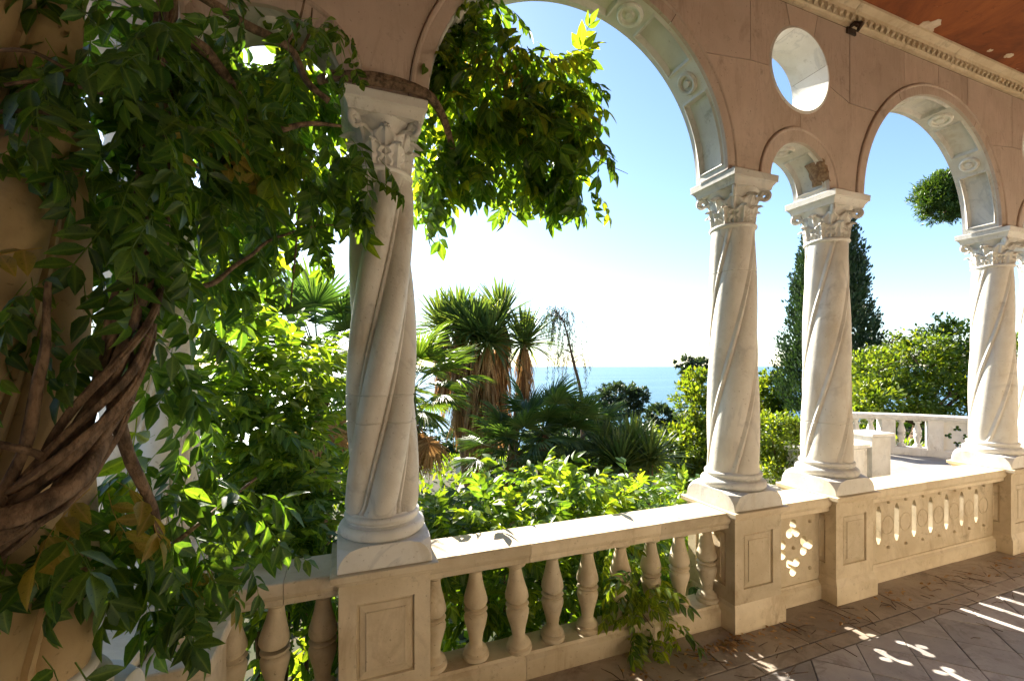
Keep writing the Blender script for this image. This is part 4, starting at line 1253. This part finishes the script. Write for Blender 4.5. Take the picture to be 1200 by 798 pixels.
# ------------------------------------------------------------------ palms and yuccas
def fan_template(seed, nseg=34, spread=150, droop=.35, dry=False):
    """fan leaf: petiole along +Y then pleated narrow segments radiating from its end"""
    r = random.Random(seed); V = []; F = []
    pl = .9
    for i in range(4):
        f = i / 3; w = .018 * (1 - .4 * f); y = pl * f; z = -.06 * f * f
        V += [(-w, y, z), (w, y, z), (0, y, z - w)]
    for i in range(3):
        a = 3 * i; F += [(a, a + 1, a + 4, a + 3), (a + 1, a + 2, a + 5, a + 4), (a + 2, a, a + 3, a + 5)]
    for k in range(nseg):
        a = math.radians(-spread / 1 + 2 * spread / 1 * k / (nseg - 1)) * .5 * 2 * .5
        a = math.radians(-spread + 2 * spread * k / (nseg - 1)) * .62 + r.uniform(-.03, .03)
        L = r.uniform(.72, .85) * (1 - .22 * abs(a) / 2.2); dz = r.uniform(.6, 1.3) * droop
        dx, dy = math.sin(a), math.cos(a); nx, ny = dy, -dx
        n = len(V)
        for f, w in ((.05, .008), (.45, .024), (.78, .016), (1.0, .001)):
            z = -.06 + .05 * math.cos(a) * f - dz * f ** 2.4 * .55
            cx, cy = dx * L * f, pl + dy * L * f
            V += [(cx - nx * w, cy - ny * w, z + w * .5), (cx, cy, z - w * .3), (cx + nx * w, cy + ny * w, z + w * .5)]
        for i in range(3):
            b = n + 3 * i; F += [(b, b + 1, b + 4, b + 3), (b + 1, b + 2, b + 5, b + 4)]
    return Tmpl(V, F)
FAN = [fan_template(1), fan_template(2, 30, 140, .6), fan_template(3, 36, 150, .2)]
fan_me = {}
def fan_mesh(i, m):
    if (i, m) not in fan_me: fan_me[(i, m)] = FAN[i].me(M[m])
    return fan_me[(i, m)]

def fan_palm(label, crowns, mat='palm', nf=30, dry=10, size=1.0, trunk_r=.14, group=None, lowest=-.35):
    """crowns: list of (top point, ground point)"""
    r = empty('fan_palm', label, 'palm', (0, 0, 0))
    for top, gp in crowns:
        pts, rad = smooth_path([(gp, trunk_r * 1.2), ((gp + top) / 2 + Vector((.05, .05, 0)), trunk_r), (top, trunk_r * .9)], 8)
        MB().tube(pts, [q * (1 + .12 * (i % 2)) for i, q in enumerate(rad)], 10).build('trunk', M['palm_trunk'], r, smooth=40)
        for k in range(nf + dry):
            dr = k >= nf
            az = k * 2.399 + random.uniform(-.25, .25)
            el = (1.25 - 1.75 * (k / nf) ** .9 if not dr else random.uniform(-1.25, -.75))
            el = max(el, lowest) if not dr else el
            d = np.array([[math.cos(az) * math.cos(el), math.sin(az) * math.cos(el), math.sin(el)]])
            up = np.array([[-math.cos(az) * math.sin(el), -math.sin(az) * math.sin(el), math.cos(el)]]) + .25 * unit(1)
            pos = np.array([top + Vector((d[0][0], d[0][1], 0)) * trunk_r * .7 - Vector((0, 0, .35 if dr else 0))])
            Mx = frames(pos, d, up, [size * random.uniform(.85, 1.1) * (.8 if dr else 1)])[0]
            o = bpy.data.objects.new('dry_frond' if dr else 'frond', fan_mesh(random.choice((0, 1, 2)) if not dr else 1, 'palm_dry' if dr else mat)); o.matrix_world = Matrix(Mx.tolist()); COL.objects.link(o); o.parent = r
    return r
M['palm_trunk'] = plain('fibrous palm trunk', (.20, .13, .07), (.08, .05, .03), 12, .95, 1.0, (1, 1, 3))
def gnd(p): return Vector((p.x, p.y, ground_z(p.x, p.y) - .05))
def at_ground(px, py, dep, lx=0):
    t = P(px, py, dep); return t, gnd(Vector((t.x + lx, t.y, 0)))
t, g_ = at_ground(478, 458, 7.6); fan_palm('fan palm with yellowing drooping fronds just right of the nearest clear column', [(t, g_)], 'palm', 26, 20, .84)
t, g_ = at_ground(372, 420, 6.6); fan_palm('fan palm half hidden behind the nearest clear column at left', [(t, g_)], 'palm_dark', 28, 10, .95)
t1, g1 = at_ground(636, 508, 8.6); t2, g2 = at_ground(672, 520, 8.8); t3, g3 = at_ground(604, 530, 8.2)
fan_palm('dark bushy clump of fan palms in the middle of the garden', [(t1, g1), (t2, g2), (t3, g3)], 'palm_dark', 24, 0, .74, .12, lowest=-.5)

def blade(L=1.0, w=.05, droop=.25):
    V = []; F = []
    for f, ww in ((0, .8), (.4, 1.0), (.75, .7), (1.0, .03)):
        z = -droop * f ** 2; V += [(-w / 2 * ww, f * L, z + .2 * w * ww), (0, f * L, z), (w / 2 * ww, f * L, z + .2 * w * ww)]
    for i in range(3):
        b = 3 * i; F += [(b, b + 1, b + 4, b + 3), (b + 1, b + 2, b + 5, b + 4)]
    return Tmpl(V, F)
BL = [blade(w=.07, droop=.05), blade(w=.07, droop=.2), blade(w=.06, droop=.4)]
def rosette_mesh(n, elmin, mat, seed):
    parts = [[], [], []]
    r = np.random.default_rng(seed)
    az = np.arange(n) * 2.399; el = 1.45 - (1.45 - elmin) * (np.arange(n) / n) ** .8 + r.uniform(-.12, .12, n)
    d = np.stack([np.cos(az) * np.cos(el), np.sin(az) * np.cos(el), np.sin(el)], 1)
    up = np.stack([-np.cos(az) * np.sin(el), -np.sin(az) * np.sin(el), np.cos(el)], 1)
    Mx = frames(d * .03, d, up, r.uniform(.8, 1.1, n))
    which = np.where(el > .6, 0, np.where(el > .0, 1, 2))
    return np_mesh(*merge([(BL[i], Mx[which == i]) for i in range(3) if (which == i).any()]), M[mat])
ros = [rosette_mesh(170, -.25, 'yucca', 1), rosette_mesh(150, -.15, 'yucca', 2)]
ros_low = [rosette_mesh(120, -.2, 'yucca', 3), rosette_mesh(130, .0, 'yucca', 4)]
def skirt_mesh(h, n, seed):
    r = np.random.default_rng(seed)
    az = r.uniform(0, 2 * PI, n); el = r.uniform(-1.5, -1.0, n); z = -r.random(n) ** 1.3 * h
    d = np.stack([np.cos(az) * np.cos(el), np.sin(az) * np.cos(el), np.sin(el)], 1)
    pos = np.stack([.09 * np.cos(az), .09 * np.sin(az), z], 1)
    return np_mesh(*merge([(BL[1], frames(pos, d, d * 0 + np.stack([np.cos(az), np.sin(az), 0 * az + .2], 1), r.uniform(.5, .8, n)))]), M['palm_dry'])
def yucca(label, base_px, heads, size, cat='yucca', name='yucca_tree'):
    bp, bg_ = at_ground(*base_px)
    r = empty(name, label, cat, (0, 0, 0))
    for i, (px, py, dep, sk) in enumerate(heads):
        tp = P(px, py, dep)
        pts, rad = smooth_path([(bg_, .14), (bg_ * .5 + Vector((tp.x, tp.y, (bg_.z + tp.z) / 2)) * .5 + Vector((.1 * (i - 1), 0, 0)), .12), (tp, .09)], 8)
        MB().tube(pts, rad, 9).build('trunk', M['palm_trunk'], r, smooth=50)
        o = mesh_obj('rosette', ros[i % 2], None, r, tp, (random.uniform(-.15, .15), random.uniform(-.15, .15), random.uniform(0, 6))); o.scale = (size,) * 3
        if sk > 0:
            o = mesh_obj('dead_leaf_skirt', skirt_mesh(sk, int(190 * sk + 60), 20 + i), None, r, tp - Vector((0, 0, .1)), (0, 0, i)); o['kind'] = 'stuff'
    return r
yucca('tall yucca tree with spiky heads and long brown skirts of dead leaves', (562, 560, 11.0), [(538, 380, 11.0, 2.3), (588, 374, 11.3, 2.6), (572, 402, 10.4, 2.4), (614, 404, 11.4, 1.3), (556, 392, 10.5, 2.4), (520, 385, 11.5, 1.6)], 1.08)
def low_yucca(label, heads, size):
    r = empty('yucca', label, 'yucca', (0, 0, 0))
    for i, (px, py, dep) in enumerate(heads):
        tp = P(px, py, dep); gp = gnd(tp)
        MB().tube([gp, (gp + tp) / 2, tp], [.08, .07, .05], 8).build('trunk', M['palm_trunk'], r, smooth=50)
        o = mesh_obj('rosette', ros_low[i % 2], None, r, tp, (random.uniform(-.2, .2), random.uniform(-.2, .2), i)); o.scale = (size,) * 3
low_yucca('low spiky yucca clump with sunlit tips right of the dark palms', [(708, 532, 8.3), (740, 528, 8.2), (762, 540, 7.8), (728, 548, 7.8)], .72)

# ------------------------------------------------------------------ trees
def diamond(w=.5):
    return Tmpl([(0, 0, 0), (-w / 2, .5, .08), (0, .5, 0), (w / 2, .5, .08), (0, 1, -.1)], [(0, 2, 1), (0, 3, 2), (1, 2, 4), (2, 3, 4)])
NE2 = diamond(.26); DI = diamond(); NE = diamond(.14)
def crown(blobs, n, size, tm=DI, up=.2, clump=.16, per=26, shell=.55):
    """leaves in small clumps spread through ellipsoid blobs (centre, rx, ry, rz)"""
    vol = np.array([b[1] * b[2] * b[3] for b in blobs]) ** .7; vol /= vol.sum()
    Ms = []
    for (c, rx, ry, rz), f in zip(blobs, vol):
        nc = max(3, int(n * f / per))
        u = unit(nc) * (shell + (1 - shell) * rng.random((nc, 1))) * rng.uniform(.75, 1.12, (nc, 1))
        cc = np.array(c) + u * np.array([rx, ry, rz])
        out = u * np.array([1 / rx, 1 / ry, 1 / rz]); out /= np.linalg.norm(out, axis=1, keepdims=True)
        pos = np.repeat(cc, per, 0) + rng.normal(size=(nc * per, 3)) * clump * min(rx, ry, rz) * np.array([1, 1, .7])
        d = np.repeat(out, per, 0) + .9 * unit(nc * per) + np.array([0, 0, up])
        Ms.append(frames(pos, d, unit(nc * per) * .8 + np.array([0, 0, 1.0]), rng.uniform(.7, 1.3, nc * per) * size))
    return np_mesh(*merge([(tm, np.concatenate(Ms))]))
def limbs(gp, blobs, r0, fork=.4, fk0=None):
    mb = MB()
    cen = sum((Vector(b[0]) for b in blobs), Vector()) / len(blobs)
    fk = gp.lerp(cen, fork); fk.z = gp.z + (cen.z - gp.z) * fork
    if fk0 is not None: fk = Vector(fk0)
    p_, r_ = smooth_path([(gp, r0 * 1.25), (gp.lerp(fk, .5) + Vector((r0 * .4, 0, 0)), r0), (fk, r0 * .8)], 6); mb.tube(p_, r_, 9)
    for b in blobs:
        e = Vector(b[0]); m_ = fk.lerp(e, .5) + Vector((random.uniform(-.1, .1) * b[1], 0, -.1 * b[3]))
        p_, r_ = smooth_path([(fk, r0 * .6), (m_, r0 * .38), (e, r0 * .12)], 6); mb.tube(p_, r_, 6)
        for k in range(3):
            e2 = e + Vector((random.uniform(-.6, .6) * b[1], random.uniform(-.6, .6) * b[2], random.uniform(0, .6) * b[3]))
            p_, r_ = smooth_path([(m_, r0 * .3), (e, r0 * .18), (e2, r0 * .05)], 4); mb.tube(p_, r_, 5)
    return mb
def tree(name, label, base, blobs_px, n, size, mat, r0=.12, cat='tree', tm=DI, up=.2, group=None, clump=.16, per=26, shell=.55, fork=.4, fk0=None):
    bl = []
    for (px, py, dep, rx, ry, rd) in blobs_px:
        k = dep / FPX; bl.append((P(px, py, dep), rx * k, rd if rd else rx * k, ry * k))
    b0 = P(base[0], 430, base[1]); gp = gnd(b0)
    r = empty(name, label, cat, tuple(gp), 0, group)
    mb = limbs(gp, bl, r0, fork, fk0); mb.V = [(v[0] - gp.x, v[1] - gp.y, v[2] - gp.z) for v in mb.V]
    mb.build('trunk', M['twig'], r, smooth=60)
    me = crown(bl, n, size, tm, up, clump, per, shell); me.materials.append(M[mat])
    o = mesh_obj('crown', me, None, r); o.location = -gp; o['kind'] = 'stuff'
    return r
tree('broadleaf_tree', 'bright green leafy tree just left of the close pair of columns', (815, 11.5),
     [(815, 480, 11.5, 24, 30, .8), (805, 520, 11.2, 28, 30, .8), (820, 455, 11.6, 18, 22, .6), (800, 555, 11, 26, 26, .7), (830, 530, 11.2, 26, 40, .8), (786, 535, 11.2, 14, 22, .5)], 9000, .13, 'tree', .1)
tree('broadleaf_tree', 'grey green tree top against the sea between column and bright tree', (812, 24), [(806, 424, 24, 14, 8, .8), (822, 428, 24, 12, 8, .8), (815, 440, 24, 14, 12, .8)], 2200, .2, 'olive', .12)
tree('round_pine', 'dark round topped pine standing alone before the sea', (728, 26),
     [(726, 462, 26, 22, 13, 1.2), (708, 474, 26, 14, 10, 1.0), (745, 466, 26, 14, 11, 1.0), (728, 480, 26, 26, 10, 1.2)], 6000, .22, 'olive', .14, cat='tree', tm=DI)
for i, (px, py, dep, rx, ry, lab) in enumerate([
        (775, 492, 28, 26, 16, 'dark bushy tree on the slope between the round pine and the bright tree'),
        (690, 500, 24, 22, 16, 'dark bushy tree on the slope below the round pine'),
        (560, 512, 22, 40, 20, 'dark bushy tree behind the skirts of the tall yucca'),
        (470, 500, 20, 45, 40, 'dark bushy tree behind the nearest clear column'),
        (385, 500, 16, 50, 40, 'dark bushy tree behind the left fan palm'),
        (905, 462, 24, 22, 26, 'dark conifer like tree between the close pair of columns'),
        (650, 520, 18, 40, 26, 'dark bushy tree behind the clump of fan palms'),
        (740, 520, 16, 40, 24, 'dark bushy tree behind the low spiky yucca')]):
    tree('bushy_tree', lab, (px, dep), [(px, py, dep, rx * .8, ry, rx * dep / FPX), (px - rx * .5, py + ry * .4, dep, rx * .6, ry * .8, None), (px + rx * .5, py + ry * .3, dep, rx * .6, ry * .7, None), (px, py + ry * 1.2, dep, rx, ry, None)], 3600, .012 * dep, ['olive', 'pine', 'tree'][i % 3] if px > 600 else 'pine', .12, group='dark trees on the garden slope')
tree('leafy_bush', 'mid green leafy bush seen between the close pair of columns', (915, 8.0), [(905, 515, 8, 26, 36, .5), (928, 520, 8.2, 24, 34, .5), (915, 555, 7.8, 40, 30, .5)], 7000, .085, 'tree', .05, cat='bush')
tree('broadleaf_tree', 'wide bright green tree behind the curved balustrade', (1070, 16.5),
     [(1030, 440, 16.5, 34, 34, 1.2), (1075, 425, 16.5, 40, 38, 1.3), (1120, 415, 16.8, 34, 44, 1.2), (1050, 465, 16, 60, 30, 1.2), (1110, 465, 16, 50, 34, 1.2), (1020, 470, 15.5, 30, 26, 1.0), (1150, 440, 16.5, 30, 50, 1.2), (1190, 430, 17, 30, 50, 1.2), (1045, 405, 16.8, 12, 16, .5), (1105, 385, 16.8, 14, 14, .5)], 20000, .17, 'tree', .16, fork=.25)
# umbrella pine
tree('umbrella_pine', 'umbrella pine crown seen through the right arch', (1163, 26),
     [(1100, 222, 26, 20, 18, 1.1), (1088, 238, 26, 13, 12, .9), (1106, 250, 26, 17, 11, 1.0), (1125, 235, 26, 20, 22, 1.2), (1150, 225, 26, 24, 28, 1.3), (1170, 240, 26, 22, 20, 1.1), (1112, 207, 26, 14, 9, .8), (1135, 205, 26, 20, 12, .9)], 26000, .24, 'pine_bright', .2, tm=NE2, up=.5, fk0=tuple(P(1164, 262, 26)), per=40, clump=.22, shell=.3)
# cypresses
def cypress(label, px, ptop, pbase, dep, rpx):
    tp = P(px, ptop, dep); gp = gnd(tp); H = tp.z - gp.z; R = rpx * dep / FPX
    nc, per = 1500, 26
    f = rng.random(nc) ** .8; az = rng.uniform(0, 2 * PI, nc)
    prof = np.minimum(1, (1 - f) ** .62 * 1.12) * np.minimum(1, .7 + f * 3)
    rr = R * prof * rng.uniform(.55, 1.06, nc) + .03
    cc = np.stack([rr * np.cos(az), rr * np.sin(az), .25 + f * (H - .35)], 1)
    n = nc * per
    up_ = rng.random((n, 1)) * np.array([[0, 0, .75]])
    pos = np.repeat(cc, per, 0) + rng.normal(size=(n, 3)) * np.array([.10, .10, .12]) + up_ * np.repeat(.4 + prof * .6, per)[:, None] + np.repeat(np.stack([np.cos(az), np.sin(az), 0 * az], 1), per, 0) * up_[:, 2:] * .22
    azr = np.repeat(az, per)
    d = np.stack([np.cos(azr) * .5, np.sin(azr) * .5, np.ones(n)], 1) + .35 * unit(n)
    r = empty('cypress_tree', label, 'cypress', tuple(gp))
    MB().tube([(0, 0, 0), (.02, 0, H * .5), (0, 0, H * .96)], [.16, .1, .02], 8).build('trunk', M['twig'], r, smooth=60)
    o = mesh_obj('crown', np_mesh(*merge([(DI, frames(pos, d, unit(n), rng.uniform(.10, .24, n)))]), M['cypress']), None, r); o['kind'] = 'stuff'
cypress('broad dark cypress rising behind the right column of the close pair', 972, 236, 500, 21, 50)
# bare weeping tree
wt = P(682, 470, 17); gp = gnd(wt)
r = empty('weeping_tree', 'thin leaning tree with sparse drooping twigs against the sea', 'tree', tuple(gp))
p_, r_ = smooth_path([(Vector((0, 0, 0)), .09), (wt - gp, .07), (P(671, 420, 17) - gp, .05), (P(660, 376, 17) - gp, .02), (P(650, 366, 17) - gp, .008)], 8)
MB().tube(p_, r_, 8).build('trunk', M['twig'], r, smooth=60)
tw = MB(); lv = []
for k in range(64):
    f = random.random(); i = int(len(p_) * .45 + f * (len(p_) * .55 - 1)); b_ = p_[i]
    side = random.choice((-1, 1)); L = random.uniform(.25, 1.15) * (1.15 - .6 * f)
    e = b_ + Vector((side * L * random.uniform(.3, 1), random.uniform(-.4, .4), random.uniform(.0, .2)))
    dr = random.uniform(.5, 1.9) * (1 - .3 * f)
    pts = [b_, b_.lerp(e, .6) + Vector((0, 0, .12)), e, e + Vector((side * .08, 0, -dr * .5)), e + Vector((side * .1, .03, -dr))]
    pts, rd_ = smooth_path([(p, .012 - .002 * j) for j, p in enumerate(pts)], 3)
    tw.tube(pts, rd_, 4)
    for q in pts[5:]:
        for _ in range(5): lv.append(q + Vector((random.uniform(-.06, .06), random.uniform(-.06, .06), random.uniform(-.08, .08))))
tw.build('branches', M['twig'], r)
lv = np.array([tuple(v) for v in lv]); nl = len(lv)
o = mesh_obj('foliage', np_mesh(*merge([(NE, frames(lv, np.tile([0, 0, -1.0], (nl, 1)) + .5 * unit(nl), unit(nl), rng.uniform(.08, .18, nl)))]), M['olive']), None, r); o['kind'] = 'stuff'
# column of cactus beside the palm
cc, cg = at_ground(541, 545, 7.4)
cb = MB(); npt = 30
def cact(h, rad):
    V = []; F = []; nn = 28
    for i in range(13):
        f = i / 12; R_ = rad * (1 if f < .9 else math.sqrt(max(0.02, 1 - ((f - .9) / .1) ** 2)))
        for k in range(nn):
            a = 2 * PI * k / nn; V.append((R_ * (1 + .14 * math.cos(7 * a)) * math.cos(a), R_ * (1 + .14 * math.cos(7 * a)) * math.sin(a), h * f))
    for i in range(12):
        for k in range(nn): F.append((i * nn + k, i * nn + (k + 1) % nn, (i + 1) * nn + (k + 1) % nn, (i + 1) * nn + k))
    F.append(tuple(range(12 * nn, 13 * nn)))
    return MB().add(V, F)
ct = empty('column_cactus', 'ribbed green column cactus under the drooping palm fronds', 'cactus', tuple(cg))
cact(1.45, .11).build('stem', plain('cactus skin', (.06, .11, .04), (.035, .07, .025), 8), ct, smooth=50)
cact(1.1, .10).build('stem', plain('cactus skin side', (.06, .11, .04), (.035, .07, .025), 8), ct, smooth=50, loc=(.24, .05, 0))

# ground cover under the trees
n = 26000
gxr = rng.uniform(-12, 22, n); gyr = .9 + 24 * rng.random(n) ** 1.4
gz = np.array([ground_z(a, b) for a, b in zip(gxr, gyr)])
inside = ((gxr - BC.x) ** 2 + (gyr - BC.y) ** 2) < 4.2 ** 2
pos = np.stack([gxr, gyr, gz], 1)[~inside]; k = len(pos)
o = mesh_obj('ground_cover', np_mesh(*merge([(DI, frames(pos, unit(k) * .9 + np.array([0, 0, .9]), unit(k), rng.uniform(.10, .30, k)))]), M['shrub']), None)
tag(o, 'low green ground cover under the palms and shrubs', 'ground cover', kind='stuff')

# ------------------------------------------------------------------ litter on the floor
lt = MB()
for k in range(120):
    x = random.uniform(-2.2, 4.2); y = -.02 - abs(random.gauss(0, .16)) - (0 if x < .5 else 0)
    if k % 3 == 0: y = random.uniform(-.8, -.05)
    a = random.uniform(0, PI); L = random.uniform(.02, .11)
    c = Vector((x, y, .006)); d = Vector((math.cos(a), math.sin(a), 0)) * L
    lt.tube([c - d, c + Vector((random.uniform(-.02, .02), random.uniform(-.02, .02), .006)), c + d], [.0025, .003, .0015], 5)
o = lt.build('twig_litter', M['twig']); tag(o, 'dry brown twigs scattered on the floor along the parapet', 'twigs', kind='stuff')
n = 300
xx = rng.uniform(-2.2, 4.3, n); yy = -.01 - np.abs(rng.normal(0, .14, n)); cl = rng.random(n) < .35
xx[cl] = rng.normal(-.15, .16, cl.sum()); yy[cl] = -.02 - np.abs(rng.normal(0, .06, cl.sum()))
pos = np.stack([xx, yy, rng.uniform(.006, .018, n)], 1)
TL = Tmpl(LV, LF)
d = unit(n); d[:, 2] *= .15
o = mesh_obj('leaf_litter', np_mesh(*merge([(TL, frames(pos, d, np.array([0, 0, 1.0]) + .3 * unit(n), rng.uniform(.02, .055, n)))]), M['palm_dry']), None)
tag(o, 'dry fallen leaves on the floor below the balusters', 'leaves', kind='stuff')
